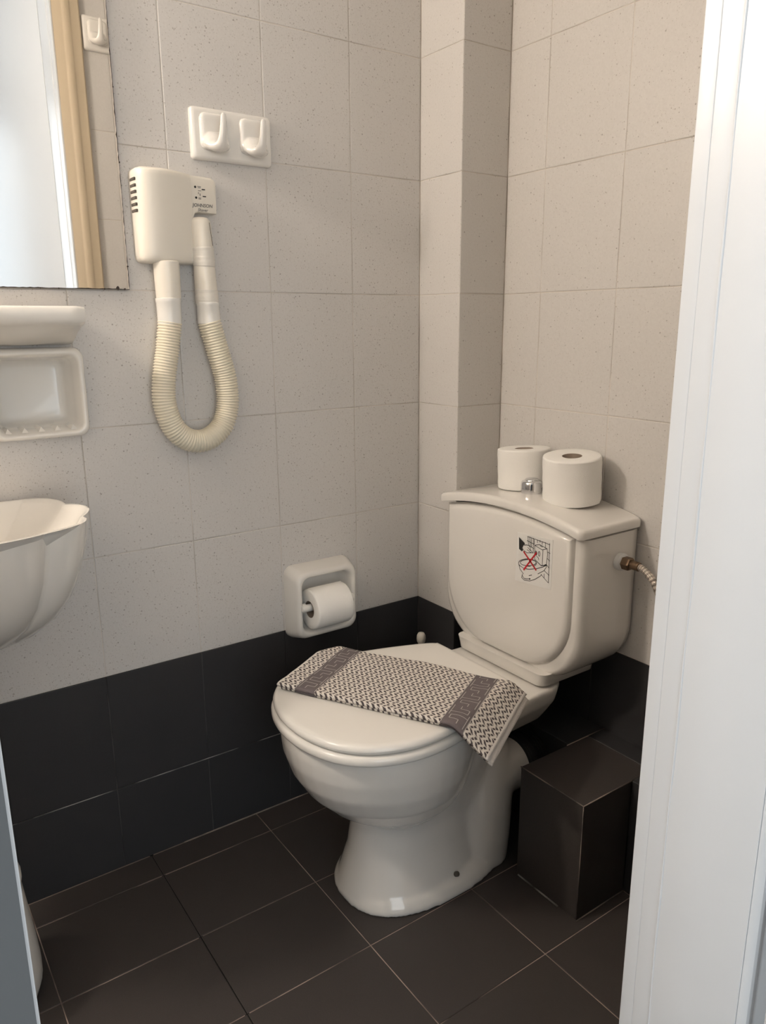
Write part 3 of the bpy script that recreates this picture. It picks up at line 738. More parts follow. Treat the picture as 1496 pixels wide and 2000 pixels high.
# ------------------------------------------------------------------ toilet rolls
def roll_mesh(name, r, h, hole, n=48):
    rnd = random.Random(sum(map(ord, name)))
    prof = [(hole, 0), (hole+.003, -.0), (r-.004, 0), (r-.001, .0012), (r, .004)] + [(r+.0003*math.sin(k*2.1), .004+(h-.008)*k/8) for k in range(1, 9)] + [(r-.001, h-.0012), (r-.004, h), (hole+.004, h), (hole, h-.001)]
    rings = lathe(prof, n)
    out = []
    for k, rg in enumerate(rings):
        out.append([(x*(1+.006*math.sin(3*a_+1.0)), y*(1+.006*math.sin(2*a_)), z) for (x, y, z), a_ in zip(rg, [2*PI*j/n for j in range(n)])])
    return loft(out, cap0=False, cap1=False)

def paper_roll(name, loc, rot, r, h, label, hole=.020, tail=True):
    t = thing(name, loc, label, 'toilet paper', 'toilet paper rolls')
    t.rotation_euler = rot
    V, F = roll_mesh('paper', r, h, hole); mk('paper', V, F, M['paper'], t, angle=55)
    V, F = loft(lathe([(hole+.0002, .0008), (hole-.0012, .0002), (hole-.0012, h-.0008), (hole+.0002, h-.0012), ], 32), False, False); mk('card_core', V, F, M['card'], t)
    if tail:   # the loose outer sheet with its folded corner
        ang = [math.radians(a) for a in range(0, 95, 5)]
        rings = []
        for z in (.002, h-.002):
            rings.append([((r+.0010+.0012*(k/18)**3)*math.cos(a), (r+.0010+.0012*(k/18)**3)*math.sin(a), z) for k, a in enumerate(ang)])
        V, F = loft(rings, False, False, closed=False)
        mk('loose_sheet', V, F, M['paper'], t)
    return t
cz = lambda x: .722+.024*(1-((x-.3525)/.202)**2)+.0245
paper_roll('toilet_roll', (.296, .066, cz(.296)+.0003), (0, math.radians(-3.8), 0), .0575, .087, 'white toilet roll on the cistern lid, partly behind the chrome button', tail=False)
paper_roll('toilet_roll', (.4345, .062, cz(.4345)+.0003), (0, math.radians(5.5), math.radians(-75)),   .0590, .094, 'white toilet roll on the cistern lid with its hollow core visible')

# ------------------------------------------------------------------ paper holder on the left wall
def frame_dish(t, w, h, prof, n=7, back=True):
    """nested rounded rectangles in (y,z), protruding along +x; prof = (shrink, x, corner radius)"""
    rings = []
    for s, x, r in prof:
        rings.append([(x, a, b) for a, b in rrect(w-2*s, h-2*s, r, n)])
    return loft(rings, cap0=back)
def paper_holder():
    yc, zc = -.297, .507
    t = thing('paper_holder', (0, yc, zc), 'white ceramic recessed paper holder on the left wall above the dark tiles', 'paper holder')
    V, F = frame_dish(t, .172, .172, [(0, 0.0, .020), (.001, .012, .020), (.007, .042, .024), (.010, .048, .024), (.014, .0505, .024), (.018, .050, .023), (.0215, .046, .021), (.024, .036, .020), (.030, .010, .022), (.036, .0055, .020), (.05, .0045, .02)])
    mk('holder_body', V, F, M['ceramic_cool'], t, angle=60)
    V, F = loft(lathe([(.004, -.071), (.0075, -.069), (.0085, -.060), (.0085, .058), (.0075, .064), (.004, .066)], 18, (.050, 0, -.004), 'Y')); mk('spindle', V, F, M['seat'], t, angle=40)
    for s in (-1, 1):
        V, F = loft(lathe([(.011, -.004), (.011, .004), (.008, .006)] if s < 0 else [(.008, -.006), (.011, -.004), (.011, .004)], 16, (.046, s*.0625, -.004), 'Y')); mk('spindle_socket', V, F, M['ceramic_cool'], t, angle=40)
    r = paper_roll('toilet_roll', (.0535, yc+.040, zc-.007), (math.radians(90), 0, 0), .0465, .092, 'white toilet roll hanging in the ceramic wall holder', hole=.0195, tail=False)
    # envelope fold on the loose end
    a0 = math.radians(20)
    def cyl(a, z, d=.0012): return ((.0465+d)*math.cos(a), (.0465+d)*math.sin(a), z)
    P = []; 
    for k in range(13):
        a = math.radians(-20+10*k) ; s = abs(k-0)/12
        P.append((a, .046-.043*s, .046+.043*s))
    V = []; F = []
    for a, z0, z1 in P:
        for j in range(7): V.append(cyl(a, z0+(z1-z0)*j/6, .0016))
    for i in range(12):
        for j in range(6): F.append((i*7+j, i*7+j+1, (i+1)*7+j+1, (i+1)*7+j))
    mk('folded_point', V, F, M['paper'], r)
paper_holder()

# ------------------------------------------------------------------ towel
def towel():
    O = Vector((.380, -.332)); e1 = Vector((.870, .493)); e2 = Vector((-.493, .870))
    WTAB = [(-.567, 0), (-.560, .060), (-.535, .119), (-.51, .148), (-.48, .1685), (-.44, .184), (-.40, .1905), (-.36, .190), (-.32, .184), (-.27, .172), (-.22, .156), (-.17, .137), (-.145, .126), (-.125, .10), (-.10, .05)]
    def outside(p):
        # distance beyond the cover outline
        if p.y < -.567: return .05
        return abs(p.x-TX)-interp(WTAB, p.y)
    t = thing('hand_towel', (TX, -.33, .434), 'folded grey and white patterned hand towel draped over the toilet lid', 'towel')
    Oo = Vector((TX, -.33, .434))
    def surface(S0, S1, T0, T1, ns, nt_, zb, seed, drop=1.0):
        rows = []
        for j in range(nt_+1):
            tt = T0+(T1-T0)*j/nt_
            half = {}
            for sgn, S in ((1, S1), (-1, -S0)):
                step = S/(ns//2); p = O+e2*tt; z = 0.0; ang = 0.0; lst = [(p.x, p.y, z)]
                for k in range(ns//2):
                    d = outside(p)
                    want = 0.0
                    if d > -.004: want = min(.66 if sgn > 0 else 1.05, (d+.004)/.020*(.66 if sgn > 0 else 1.05))*drop
                    ang += max(-.28, min(.28, want-ang))
                    p = p+e1*(sgn*step*math.cos(ang)); z -= step*math.sin(ang)
                    lst.append((p.x, p.y, z))
                half[sgn] = lst
            rows.append([*half[-1][::-1], *half[1][1:]])
        V = []
        for j, r_ in enumerate(rows):
            tt = T0+(T1-T0)*j/nt_
            for i, (x, y, z) in enumerate(r_):
                wv = mnoise.noise(Vector((x*14+seed, y*14, 0)))*.0022 + mnoise.noise(Vector((x*45+seed, y*45, 3)))*.0009
                lift = .0035*math.exp(-((x-.22)**2+(y+.33)**2)/.004)
                edge = min(tt-T0, T1-tt); rnd = -.0022*max(0, 1-edge/.006)**2
                # gentle slackening of the long back edge
                sx = .006*math.sin((x+y)*18+seed)*max(0, (tt-.05)/.05)
                V.append((x+e2.x*sx, y+e2.y*sx, zb+z+wv+lift+rnd))
        n = len(rows[0]); F = []
        for j in range(nt_):
            for i in range(n-1): F.append((j*n+i, j*n+i+1, (j+1)*n+i+1, (j+1)*n+i))
        return V, F, n, (S0, S1, T0, T1, nt_)
    def build(name, args, thick):
        V, F, n, (S0, S1, T0, T1, nt_) = surface(*args)
        # underside
        m = len(V); 
        nrm = [Vector((0, 0, 0)) for _ in V]
        for f in F:
            a, b, c_, d = [Vector(V[i]) for i in f]; q = (c_-a).cross(d-b)
            if q.z < 0 and abs(q.z) > .3*q.length: q = -q
            q.normalize()
            for i in f: nrm[i] += q
        bot = [Vector(v)-nn.normalized()*thick for v, nn in zip(V, nrm)]
        VV = [Vector(v)-Oo for v in V]+[b-Oo for b in bot]
        FF = list(F)+[tuple(m+i for i in f[::-1]) for f in F]
        rows_ = nt_+1
        def side(a, b): FF.append((a, a+m, b+m, b))
        for i in range(n-1): side(i, i+1); side((rows_-1)*n+i+1, (rows_-1)*n+i)
        for j in range(rows_-1): side((j+1)*n, j*n); side(j*n+n-1, (j+1)*n+n-1)
        o = mk(name, VV, FF, M['towel'], t)
        uv = o.data.uv_layers.new(name='UVMap')
        ns = n-1
        for poly in o.data.polygons:
            for li, vi in zip(poly.loop_indices, poly.vertices):
                vi = vi % m; i = vi % n; j = vi//n
                s_ = (S0*(1-i/(ns/2)) if i < ns/2 else S1*((i-ns/2)/(ns/2)))
                uv.data[li].uv = (s_, T0+(T1-T0)*j/nt_)
        return V, n, (S0, S1, T0, T1, nt_)
    build('lower_fold', (-.212, .233, -.099, .100, 88, 36, .4420, 2.0), .0050)
    V, n, (S0, S1, T0, T1, nt_) = build('upper_fold', (-.219, .226, -.103, .103, 96, 44, .4485, 0.0), .0058)
    ns = n-1
    def at(s_, tt, lift=.0006):
        fi = ns/2*(1-s_/S0) if s_ < 0 else ns/2*(1+s_/S1)
        fj = (tt-T0)/(T1-T0)*nt_
        i = max(0, min(ns-1, int(fi))); j = max(0, min(nt_-1, int(fj))); a = fi-i; b = fj-j
        g = lambda ii, jj: Vector(V[jj*n+ii])
        p = g(i, j)*(1-a)*(1-b)+g(i+1, j)*a*(1-b)+g(i, j+1)*(1-a)*b+g(i+1, j+1)*a*b
        nn = (g(i+1, j)-g(i, j)).cross(g(i, j+1)-g(i, j)).normalized()
        return p+nn*lift-Oo
    # Greek-key stitching on both bands: thin ribbons following the cloth
    def key(s0, s1, flip):
        w = s1-s0; rep = .058; L = []
        tt = T0+.006
        while tt < T1-.01:
            f = [(.12, .00), (.12, .40), (.78, .40), (.78, .20), (.42, .20), (.42, .02)]
            g2 = [(.88, 1.0), (.88, .58), (.22, .58), (.22, .80), (.58, .80), (.58, .98)]
            for poly in (f, g2, [(.12, .40), (.12, .58)], [(.88, .40), (.88, .58)]):
                L.append([(s0+w*(1-a if flip else a), min(T1-.002, tt+rep*b)) for a, b in poly])
            tt += rep
        L.append([(s0+.0008, T0+.002+k*.01) for k in range(int((T1-T0-.004)/.01)+1)]); L.append([(s1-.0008, T0+.002+k*.01) for k in range(int((T1-T0-.004)/.01)+1)])
        return L
    for k, (s0, s1) in enumerate(((.118, .166), (-.178, -.135))):
        VV = []; FF = []
        for l in key(s0, s1, k == 0):
            for (a, b), (c_, d) in zip(l, l[1:]):
                ln = math.hypot(c_-a, d-b)
                if ln < 1e-4: continue
                m = max(1, int(ln/.004)); nx, ny = -(d-b)/ln*.00055, (c_-a)/ln*.00055
                o = len(VV)
                for q in range(m+1):
                    ss, tt = a+(c_-a)*q/m, b+(d-b)*q/m
                    tt = max(T0+.001, min(T1-.001, tt))
                    VV += [at(ss+nx, tt+ny), at(ss-nx, tt-ny)]
                for q in range(m): FF.append((o+2*q, o+2*q+1, o+2*q+3, o+2*q+2))
        mk('key_stitching', VV, FF, M['stitch'], t, smooth=False)
towel()

# ------------------------------------------------------------------ toilet brush behind the pan
def brush():
    b = thing('toilet_brush', (.072, -.045, 0), 'white toilet brush in its holder, in the corner behind the toilet', 'toilet brush')
    mk('holder_cup', *loft(lathe([(.048, .0), (.050, .004), (.046, .06), (.043, .118), (.045, .124), (.042, .124), (.040, .06), (.03, .012)], 28)), M['plastic'], b, angle=45)
    mk('handle', *loft(lathe([(.010, .10), (.0075, .13), (.0065, .22), (.0065, .335), (.0075, .347), (.0105, .352), (.0115, .360), (.0108, .368), (.0075, .3745), (.001, .3765)], 18)), M['plastic'], b)
    mk('bristles', *loft(lathe([(.006, .03), (.025, .035), (.033, .06), (.033, .10), (.022, .115), (.008, .118)], 20)), M['bristle'], b)
brush()

# ------------------------------------------------------------------ hair dryer on the left wall
def dryer():
    Y0, Z0 = -.585, 1.31
    t = thing('hair_dryer', (0, Y0, Z0), 'ivory wall-mounted hair dryer with looped ribbed hose', 'hair dryer')
    zt, zb = 1.392, 1.2315
    # main housing: convex front, horizontal sections lofted upward
    def section(z, grow=0.0):
        k = (z-zb)/(zt-zb)
        yl, yr = -.6600-.001*k, -.5520+.003*k
        depth = .060+.010*k
        d = depth-.060
        sec = catmull([(.0, -.6600, 0), (.020, -.6608, 0), (.033+d*.3, -.6575, 0), (.0420+d*.6, -.6480, 0), (.0460+d*.6, -.6330, 0), (.0450+d*.6, -.6130, 0), (.0390+d*.4, -.5900, 0), (.0310+d*.15, -.5690, 0), (.0252, -.5535, 0)], 4)
        P = [(0.0, yl+grow)]
        for q in sec[1:]:
            P.append((max(.0, q.x-grow), min(max(q.y, yl+grow), yr-grow)))
        P.append((0.0, yr-grow))
        return [(x, y-Y0, z-Z0) for x, y in P]
    rings = [section(zb, .010), section(zb+.0025, .004), section(zb+.008, .0008), section(zb+.016, 0)]
    for k in range(1, 7): rings.append(section(zb+.016+(zt-.012-zb-.016)*k/6, 0))
    rings += [section(zt-.006, .001), section(zt-.002, .004), section(zt, .010)]
    V, F = loft(rings); mk('housing', V, F, M['plastic'], t, angle=50)
    # flat shaver-socket panel to the right
    yl, yr = -.575, -.5035
    pr = [(-.575, 1.232), (-.5515, 1.232), (-.5510, 1.316), (-.5470, 1.3225), (-.540, 1.325), (-.5035, 1.325), (-.5025, 1.376), (-.5055, 1.3845), (-.513, 1.3885), (-.575, 1.3900)]
    cx_, cz_ = sum(p[0] for p in pr)/len(pr), sum(p[1] for p in pr)/len(pr)
    def ring(x, ins):
        out = []
        for (y, z) in pr:
            dy, dz = y-(-.545), z-1.345; l = math.hypot(dy, dz) or 1
            out.append((x, y-dy/l*ins-Y0, z-dz/l*ins-Z0))
        return out
    V, F = loft([ring(0, 0), ring(.018, 0), ring(.021, .0012), ring(.022, .004)]); pan = mk('socket_panel', V, F, M['plastic'], t, angle=40)
    # vents on the left flank
    for k in range(6):
        z = 1.372-k*.0105
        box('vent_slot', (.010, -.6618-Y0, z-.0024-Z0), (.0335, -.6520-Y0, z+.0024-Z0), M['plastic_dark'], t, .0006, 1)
    # sockets and print on the panel
    for y, z in ((-.5442, 1.3695), (-.5435, 1.3509)):
        mk('socket_hole', *loft(lathe([(.0021, -.001), (.0021, .0005)], 14, (.0221, y-Y0, z-Z0), 'X')), M['black'], pan, smooth=False)
    for y, z in ((-.5284, 1.3660), (-.5272, 1.3540)):
        box('socket_slot', (.0212, y-.0032-Y0, z-.0009-Z0), (.0226, y+.0032-Y0, z+.0009-Z0), M['black'], pan)
    # tiny printed marks between the sockets
    VV = []; FF = []
    rr = random.Random(3)
    for (y, z, w, h) in ((-.5365, 1.3705, .007, .0012), (-.5365, 1.3685, .006, .0010), (-.5360, 1.3635, .006, .0012), (-.5355, 1.3565, .0016, .004), (-.5385, 1.3590, .0012, .0035), (-.5365, 1.3510, .005, .0012), (-.5365, 1.3490, .005, .0012)):
        o = len(VV)
        VV += [(.0223, y-w/2-Y0, z-h/2-Z0), (.0223, y+w/2-Y0, z-h/2-Z0), (.0223, y+w/2-Y0, z+h/2-Z0), (.0223, y-w/2-Y0, z+h/2-Z0)]; FF.append((o, o+1, o+2, o+3))
    mk('printed_marks', VV, FF, M['ink'], pan, smooth=False)
    def text(body, size, y, z, shear, offs):
        cu = bpy.data.curves.new('lettering', 'FONT'); cu.body = body; cu.size = size; cu.align_x = 'CENTER'; cu.shear = shear; cu.offset = offs; cu.extrude = .0001; cu.resolution_u = 3
        tmp = bpy.data.objects.new('tmp', cu); COL.objects.link(tmp)
        me = bpy.data.meshes.new_from_object(tmp.evaluated_get(bpy.context.evaluated_depsgraph_get()))
        bpy.data.objects.remove(tmp); me.materials.clear(); me.materials.append(M['ink']); me.name = 'lettering'
        o = link('lettering', me, pan); o.matrix_local = Matrix.Translation((.0224, y-Y0, z-Z0)) @ Matrix(((0, 0, 1, 0), (1, 0, 0, 0), (0, 1, 0, 0), (0, 0, 0, 1)))
    text('JOHNSON', .0084, -.5318, 1.3350, 0.15, .00022)
    text('Shaver', .0074, -.5322, 1.3274, 0.3, .00010)
    # outlet tube and collar
    hx = .027
    mk('outlet_tube', *loft(lathe([(.020, 1.236-Z0), (.0238, 1.234-Z0), (.0228, 1.178-Z0), (.0222, 1.168-Z0)], 32, (hx, -.6115-Y0, 0))), M['plastic'], t, angle=40)
    mk('hose_collar', *loft(lathe([(.0215, 1.170-Z0), (.0232, 1.169-Z0), (.0232, 1.163-Z0), (.0226, 1.162-Z0), (.0220, 1.124-Z0), (.0205, 1.1225-Z0)], 32, (hx, -.6125-Y0, 0))), M['seat'], t, angle=40)
    # ribbed hose
    pts = [(hx, -.6125, 1.1275)]+[(hx+.0015*math.sin(i*.26), y+.0058, z) for i, (y, z) in enumerate(HOSE[1:-1])]+[(hx, -.5345, 1.1275)]
    path = catmull([(p[0], p[1]-Y0, p[2]-Z0) for p in pts], 24)
    # resample evenly, four rings to a rib
    L = [0.0]
    for a, b in zip(path, path[1:]): L.append(L[-1]+(b-a).length)
    rib = .0053; cnt = int(L[-1]/rib); even = []; rad = []; k = 0
    for q in range(cnt*4+1):
        d = L[-1]*q/(cnt*4)
        while k < len(L)-2 and L[k+1] < d: k += 1
        f = (d-L[k])/max(1e-9, L[k+1]-L[k]); even.append(path[k].lerp(path[k+1], f))
        rad.append((.0192, .0218, .0228, .0218)[q % 4])
    V, F = loft(tube(even, rad, 22)); mk('ribbed_hose', V, F, M['hose'], t)
    # handset hung beside the housing
    hy = -.5355
    P = [(.006, 1.3165), (.0135, 1.3150), (.0180, 1.3095), (.0192, 1.302), (.0195, 1.26), (.0205, 1.21), (.0212, 1.165), (.0212, 1.160)]
    rings = []
    for r, z in P:
        dy = .0045*(1-(z-1.16)/.156)
        rings.append([(hx-.002+r*math.cos(2*PI*j/28), hy+dy-.004+r*math.sin(2*PI*j/28)-Y0, z-Z0) for j in range(28)])
    hs = mk('handset', *loft(rings), M['plastic'], t, angle=50)
    # seam line down the handset
    mk('handset_seam', *loft(tube([(hx-.002+.0175, hy-.0005-Y0+.007, 1.306-Z0), (hx-.002+.0177, hy+.0005-Y0+.008, 1.285-Z0), (hx-.002+.0177, hy+.0012-Y0+.0095, 1.265-Z0)], .0005, 6)), M['plastic_dark'], hs)
    # tape wraps, uneven turns
    for z0, z1, nturn in ((1.2285, 1.262, 5), (1.1600, 1.186, 4)):
        prof = []
        rr = random.Random(int(z0*1000))
        zz = z0; 
        for k in range(nturn*3+1):
            z = z0+(z1-z0)*k/(nturn*3); prof.append((.0208+(.0009 if z < 1.2 else 0)+rr.uniform(-.0004, .0007), z))
        rings = []
        for r, z in [(prof[0][0]-.002, z0)]+prof+[(prof[-1][0]-.002, z1)]:
            dy = .0045*(1-(z-1.16)/.156)
            rings.append([(hx-.002+r*math.cos(2*PI*j/24), hy+dy-.004+r*math.sin(2*PI*j/24)-Y0, z-Z0+.0012*math.sin(2*PI*j/24+z*300)) for j in range(24)])
        mk('tape_wrap', *loft(rings), M['tape'], hs)
    mk('hose_collar', *loft(lathe([(.0200, 1.1635-Z0), (.0222, 1.1625-Z0), (.0222, 1.157-Z0), (.0214, 1.156-Z0), (.0218, 1.124-Z0), (.0205, 1.1225-Z0)], 32, (hx-.001, -.5342-Y0, 0))), M['seat'], t, angle=40)
dryer()

# ------------------------------------------------------------------ double robe hooks
def robe_hook(loc, rotz, label):
    t = thing('robe_hook', loc, label, 'towel hook', 'ceramic double hooks')
    t.rotation_euler = (0, 0, rotz)
    w, h = .164, .091
    V, F = frame_dish(t, w, h, [(0, 0.0, .007), (0, .006, .007), (.0012, .0095, .007), (.004, .0115, .007), (.008, .0122, .006), (.02, .0122, .006)])
    mk('back_plate', V, F, M['ceramic'], t, angle=55)
    for s in (-.037, .043):
        # raised pad with a soft shoulder
        rings = []
        for ins, x in ((0, .010), (.001, .0150), (.0035, .0180), (.008, .0190), (.015, .0188)):
            rings.append([(x, s-.002+a, .004+b) for a, b in rrect(.056-2*ins, .066-2*ins, .012)])
        pad = merge(loft(rings))
        # tongue of the hook
        path = catmull([(.012, 0, -.008), (.026, 0, -.022), (.041, 0, -.022), (.050, 0, -.006), (.0545, 0, .014), (.0560, 0, .028)], 6)
        Wd = [.026, .0262, .0262, .0260, .0255, .0250, .024, .0225, .0210, .0190, .0170, .0150, .0132, .0116, .0104, .0094, .0086, .008, .0076, .0073, .0070, .007, .0068, .0066, .0064, .0062, .0060, .0058, .0055, .0050, .004]
        Td = [.024, .023, .022, .021, .020, .019, .018, .017, .016, .015, .014, .013, .012, .0112, .0105, .0098, .009, .0085, .008, .0075, .0072, .0068, .0066, .0064, .0062, .0060, .0058, .0056, .0052, .0046, .0034]
        rings = []
        for k, (p, tg, N_, B) in enumerate(frames(path)):
            kk = min(k, len(Wd)-1); side = Vector((0, 1, 0)); nn = tg.cross(side).normalized()
            rings.append([p+Vector((0, s, 0))+side*(Wd[kk]*math.cos(2*PI*j/20))+nn*(Td[kk]*.62*math.sin(2*PI*j/20)) for j in range(20)])
        tip = rings[-1]; c_ = sum((Vector(v) for v in tip), Vector())/20
        rings.append([c_+(Vector(v)-c_)*.55+Vector((.0002, 0, .0018)) for v in tip])
        VF = merge(pad, loft(rings))
        remeshed('hook', VF, M['ceramic'], t, voxel=.0019, smooth_it=5)
    return t
robe_hook((0, -.4585, 1.466), 0, 'white ceramic double hook on the left wall above the hair dryer')
robe_hook((XR, -.345, 1.935), PI, 'white ceramic double hook beside the door, seen in the mirror')

# ------------------------------------------------------------------ mirror
def mirror():
    y1, y0, z0, z1 = -.6765, -1.345, 1.1845, 1.86
    t = thing('wall_mirror', (0, (y0+y1)/2, z0), 'frameless wall mirror with brown oxidised edges on the left wall', 'mirror')
    c = ((y0+y1)/2, z0)
    rr = random.Random(11)
    def outl(ins, jit, step=.006):
        P = []
        def seg(a, b):
            L = math.hypot(b[0]-a[0], b[1]-a[1]); n = int(L/step)
            for k in range(n): P.append((a[0]+(b[0]-a[0])*k/n, a[1]+(b[1]-a[1])*k/n))
        A = [(y1-ins, z0+ins), (y1-ins, z1-ins), (y0+ins, z1-ins), (y0+ins, z0+ins)]
        for a, b in zip(A, A[1:]+A[:1]): seg(a, b)
        cy, cz_ = c[0], (z0+z1)/2; out = []
        for (y, z) in P:
            d = rr.uniform(0, jit)*(2.2 if rr.random() < .12 else 1)
            out.append((y+(cy-y)*d/.33, z+(cz_-z)*d/.33))
        return out
    o1 = outl(0, 0)
    V, F = loft([[(.0005, y-c[0], z-c[1]) for y, z in o1], [(.0085, y-c[0], z-c[1]) for y, z in o1]]); mk('backing', V, F, M['edge'], t, smooth=False)
    o2 = outl(.0006, .0011)
    V, F = loft([[(.0083, y-c[0], z-c[1]) for y, z in o2], [(.0095, y-c[0], z-c[1]) for y, z in o2]]); mk('glass', V, F, M['mirror'], t, smooth=False)
    # chips along the lower edge
    for (y, z, r) in ((-.6985, 1.1868, .0030), (-.6860, 1.1850, .0018), (-.722, 1.1849, .0016), (-.80, 1.1848, .0015), (-.83, 1.1848, .0012), (-.6768, 1.40, .0014), (-.6770, 1.52, .0013), (-.6772, 1.225, .0016)):
        n = 9
        ring = [(y+r*(1+rr.uniform(-.3, .3))*math.cos(2*PI*k/n), z+r*(1+rr.uniform(-.3, .3))*math.sin(2*PI*k/n)) for k in range(n)]
        V, F = loft([[(.0090, a-c[0], b-c[1]) for a, b in ring], [(.0099, a-c[0], b-c[1]) for a, b in ring]]); mk('edge_chip', V, F, M['edge'], t, smooth=False)
mirror()

# ------------------------------------------------------------------ porcelain shelf and soap dish
def shelf():
    y1, y0 = -.7875, -1.285
    t = thing('porcelain_shelf', (0, (y0+y1)/2, 1.09), 'white porcelain shelf under the mirror', 'shelf')
    # profile in x,z : top rim, rounded front, belly sweeping back to the wall
    prof = [(0, 1.088), (.012, 1.0885), (.030, 1.096), (.060, 1.108), (.090, 1.118), (.108, 1.1215), (.118, 1.1245), (.1225, 1.131), (.1235, 1.140), (.1225, 1.149), (.119, 1.1525), (.114, 1.153), (.110, 1.150), (.105, 1.1465), (.02, 1.1455), (.012, 1.150), (0, 1.153)]
    rings = []
    yc = (y0+y1)/2; n = 40
    for k in range(n+1):
        y = y0+(y1-y0)*k/n; e = min(y-y0, y1-y)
        f = 1-.05*max(0, 1-e/.012)**2.2
        dz = .0015*max(0, 1-e/.006)**2
        belly = .006*math.sin(PI*k/n*3)**2
        rings.append([(x*f, y-yc, (z-(belly if .02 < x < .10 and z < 1.12 else 0)+(dz if z < 1.13 else -dz))-1.09) for x, z in prof])
    V, F = loft(rings); mk('shelf_body', V, F, M['ceramic_cool'], t, angle=60)
shelf()

def soap_dish():
    yc, zc = -.8565, 1.0055
    t = thing('soap_dish', (0, yc, zc), 'white ceramic soap dish with ridged tray on the left wall', 'soap dish')
    V, F = frame_dish(t, .166, .158, [(0, 0.0, .015), (.0, .012, .016), (.002, .028, .018), (.005, .034, .019), (.008, .0360, .018), (.011, .035, .016), (.0135, .030, .015), (.0175, .0, .015), (.0215, -.042, .015), (.026, -.050, .015), (.036, -.052, .012)], back=False)
    mk('dish_body', V, F, M['ceramic_cool'], t, angle=60)
    for k in range(5):
        y = -.0540+k*.0270
        V = [(-.020, y-.0075, -.0615), (-.020, y+.0075, -.0615), (-.014, y, -.0560), (.026, y-.0065, -.0662), (.026, y+.0065, -.0662), (.020, y, -.0565)]
        mk('ridge', V, [(0, 1, 2), (3, 5, 4), (0, 2, 5, 3), (1, 4, 5, 2), (0, 3, 4, 1)], M['ceramic_cool'], t, smooth=False)
soap_dish()

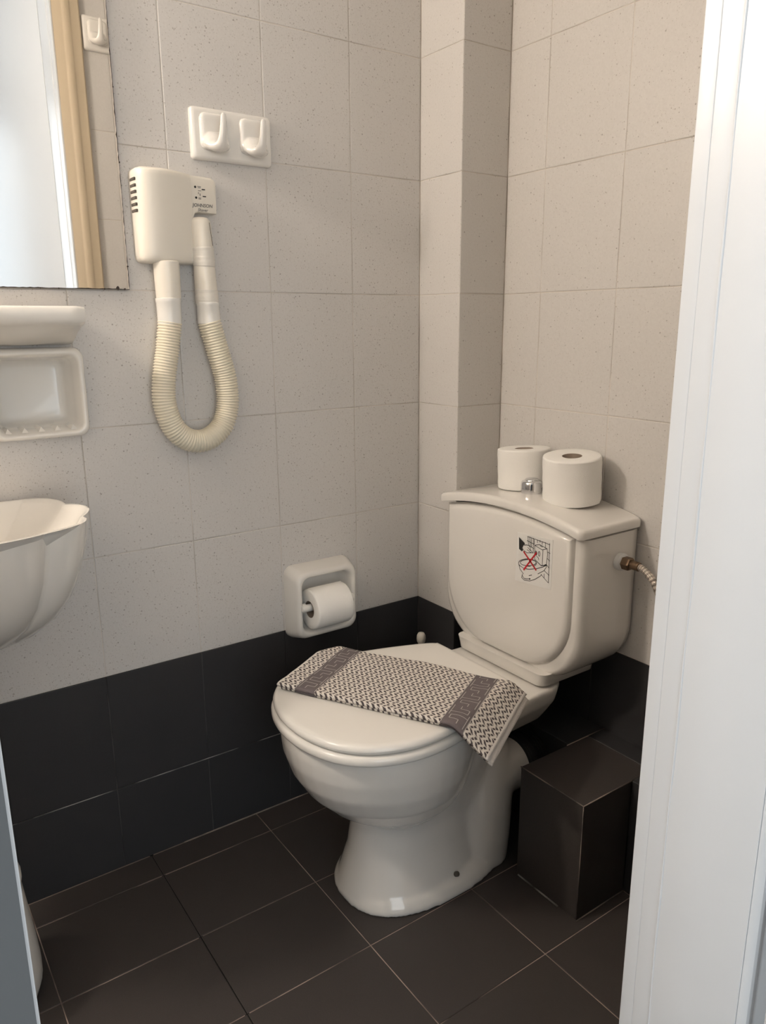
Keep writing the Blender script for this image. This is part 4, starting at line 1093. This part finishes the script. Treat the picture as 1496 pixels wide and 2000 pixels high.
# ------------------------------------------------------------------ shell wash basin
def basin():
    yc = -1.055; zr = .822
    t = thing('wash_basin', (0, yc, .60), 'white scallop-shell wash basin hung on the left wall', 'wash basin')
    NL = 17; n = 204
    half = [(0, .158), (.03, .186), (.06, .206), (.10, .222), (.14, .2275), (.187, .221), (.22, .208), (.247, .188), (.271, .150), (.291, .080), (.301, .0)]
    prof = catmull([(x, y, 0) for x, y in half]+[(x, -y, 0) for x, y in half[-2::-1]], 10)
    LP = [0.0]
    for p_, q_ in zip(prof, prof[1:]): LP.append(LP[-1]+(q_-p_).length)
    def plan(a, scal):
        # a runs 0..PI along the rim, from the wall on the right round the front to the wall on the left
        d = LP[-1]*a/PI; k = 0
        while k < len(LP)-2 and LP[k+1] < d: k += 1
        p_ = prof[k].lerp(prof[k+1], (d-LP[k])/max(1e-9, LP[k+1]-LP[k]))
        lobe = 1+scal*(abs(math.sin(a*NL/2+.25))**.8-.6)
        return p_.x*lobe, p_.y*lobe
    A = [PI*k/n for k in range(n+1)]
    def ring(scale, z, scal, xs=1.0, wav=0.0, x0=0.0, cy=0.0):
        out = []
        for a in A:
            x, y = plan(a, scal); w_ = wav*(abs(math.sin(a*NL/2+.25))**.8-.6)
            out.append((x0+x*scale*xs, cy+y*scale, z+w_))
        return out
    outer = []
    for s, z, sc in ((1.0, zr, .056), (1.004, zr-.004, .056), (1.002, zr-.012, .057), (.985, zr-.040, .056), (.945, zr-.085, .050), (.875, zr-.130, .050), (.77, zr-.170, .046), (.63, zr-.203, .038), (.46, zr-.228, .025), (.30, zr-.242, .01), (.2, zr-.246, 0)):
        outer.append(ring(s, z-.60, sc, wav=.004 if z > zr-.02 else 0))
    inner = []
    for s, z, sc in ((.990, zr+.0025, .056), (.970, zr+.0015, .054), (.950, zr-.006, .048), (.90, zr-.022, .032), (.80, zr-.048, .024), (.66, zr-.078, .014), (.50, zr-.102, .006), (.34, zr-.115, 0), (.18, zr-.122, 0), (.06, zr-.124, 0)):
        k = 1-s
        inner.append(ring(s, z-.60, sc, wav=.004 if z > zr-.01 else 0, x0=.045*k+.02))
    rings = outer[::-1]+inner
    rings = [[(max(0.0005, x), y, z) for x, y, z in r] for r in rings]
    V, F = loft(rings, cap0=True, cap1=True, closed=True)
    mk('bowl', V, F, M['ceramic_cool'], t, angle=70)
    # tap ledge against the wall
    rings = []
    for z, gx in ((zr-.05, .03), (zr-.012, .050), (zr-.004, .052), (zr-.002, .046)):
        rings.append([(max(.0005, x_), y_, z-.60) for x_, y_ in [(gx/2+a, b) for a, b in rrect(gx, .12, .02)]])
    V, F = loft(rings); mk('tap_ledge', V, F, M['ceramic_cool'], t, angle=60)
    # overflow hole in the inner wall, drain in the bowl bottom
    ov = mk('overflow_hole', *loft(lathe([(.0085, -.002), (.0085, .0022), (.006, .003)], 20, (0, 0, 0), 'X')), M['black'], t)
    ov.location = (.140, .0735, zr-.0845-.60); ov.rotation_euler = (0, math.radians(-55), 0)
    mk('drain_ring', *loft(lathe([(.028, 0), (.030, .002), (.022, .004), (.018, .001)], 28, (.105, 0, zr-.123-.60))), M['chrome'], t)
    # mixer tap on the ledge
    tp = thing('basin_tap', (.030, yc, zr-.002), 'chrome mixer tap on the shell basin ledge', 'tap')
    mk('tap_body', *loft(lathe([(.024, 0), (.025, .004), (.021, .01), (.020, .06), (.018, .07)], 24)), M['chrome'], tp, angle=40)
    mk('spout', *loft(tube(catmull([(0, 0, .045), (.05, 0, .062), (.095, 0, .058), (.112, 0, .040)], 6), .010, 14)), M['chrome'], tp)
    mk('lever', *loft(tube([(0, 0, .07), (.01, 0, .085), (.07, 0, .105)], [.016, .012, .006], 12)), M['chrome'], tp)
    # bottle trap
    tr = thing('drain_trap', (.10, -1.045, .50), 'black waste trap under the shell basin', 'drain pipe')
    mk('tail_pipe', *loft(lathe([(.016, -.02), (.016, .085)], 20)), M['rubber'], tr)
    mk('bottle', *loft(lathe([(.010, -.10), (.026, -.095), (.029, -.085), (.029, .0), (.026, .008), (.016, .012)], 24)), M['rubber'], tr, angle=40)
    mk('wall_pipe', *loft(tube([(-.02, 0, -.02), (-.06, 0, -.02), (-.099, 0, -.02)], .016, 16)), M['rubber'], tr)
basin()

# ------------------------------------------------------------------ waste bin under the basin
def bin_():
    b = thing('waste_bin', (.205, -1.098, 0), 'small white rounded waste bin on the floor under the basin', 'waste bin')
    mk('bin_body', *loft(lathe([(.070, 0), (.088, .004), (.101, .016), (.1065, .034), (.107, .06), (.104, .10), (.099, .15), (.094, .20), (.091, .225), (.088, .226)], 36)), M['seat'], b, angle=60)
    mk('bin_lid', *loft(lathe([(.0935, .222), (.0945, .228), (.0945, .236), (.088, .245), (.06, .256), (.02, .262), (.001, .2625)], 36)), M['seat'], b, angle=50)
bin_()

# ------------------------------------------------------------------ lamp on the end wall (lights the room)
def lamp():
    t = thing('wall_lamp', (.16, YF, 2.00), 'opal globe wall lamp on the tiled end wall', 'lamp'); t.rotation_euler = (0, 0, PI/2)
    mk('wall_plate', *loft(lathe([(.045, .0005), (.046, .004), (.044, .012), (.02, .018)], 28, (0, 0, 0), 'X')), M['chrome'], t, angle=40)
    mk('arm', *loft(tube(catmull([(.015, 0, 0), (.07, 0, .006), (.120, 0, -.008), (.13, 0, -.03)], 5), .008, 12)), M['chrome'], t)
    g = []
    for k in range(1, 16):
        a = PI*k/16; g.append((.062*math.sin(a), -.09+.062*math.cos(a)))
    mk('globe', *loft(lathe(g[::-1], 28, (.13, 0, 0))), M['lamp'], t)
lamp()
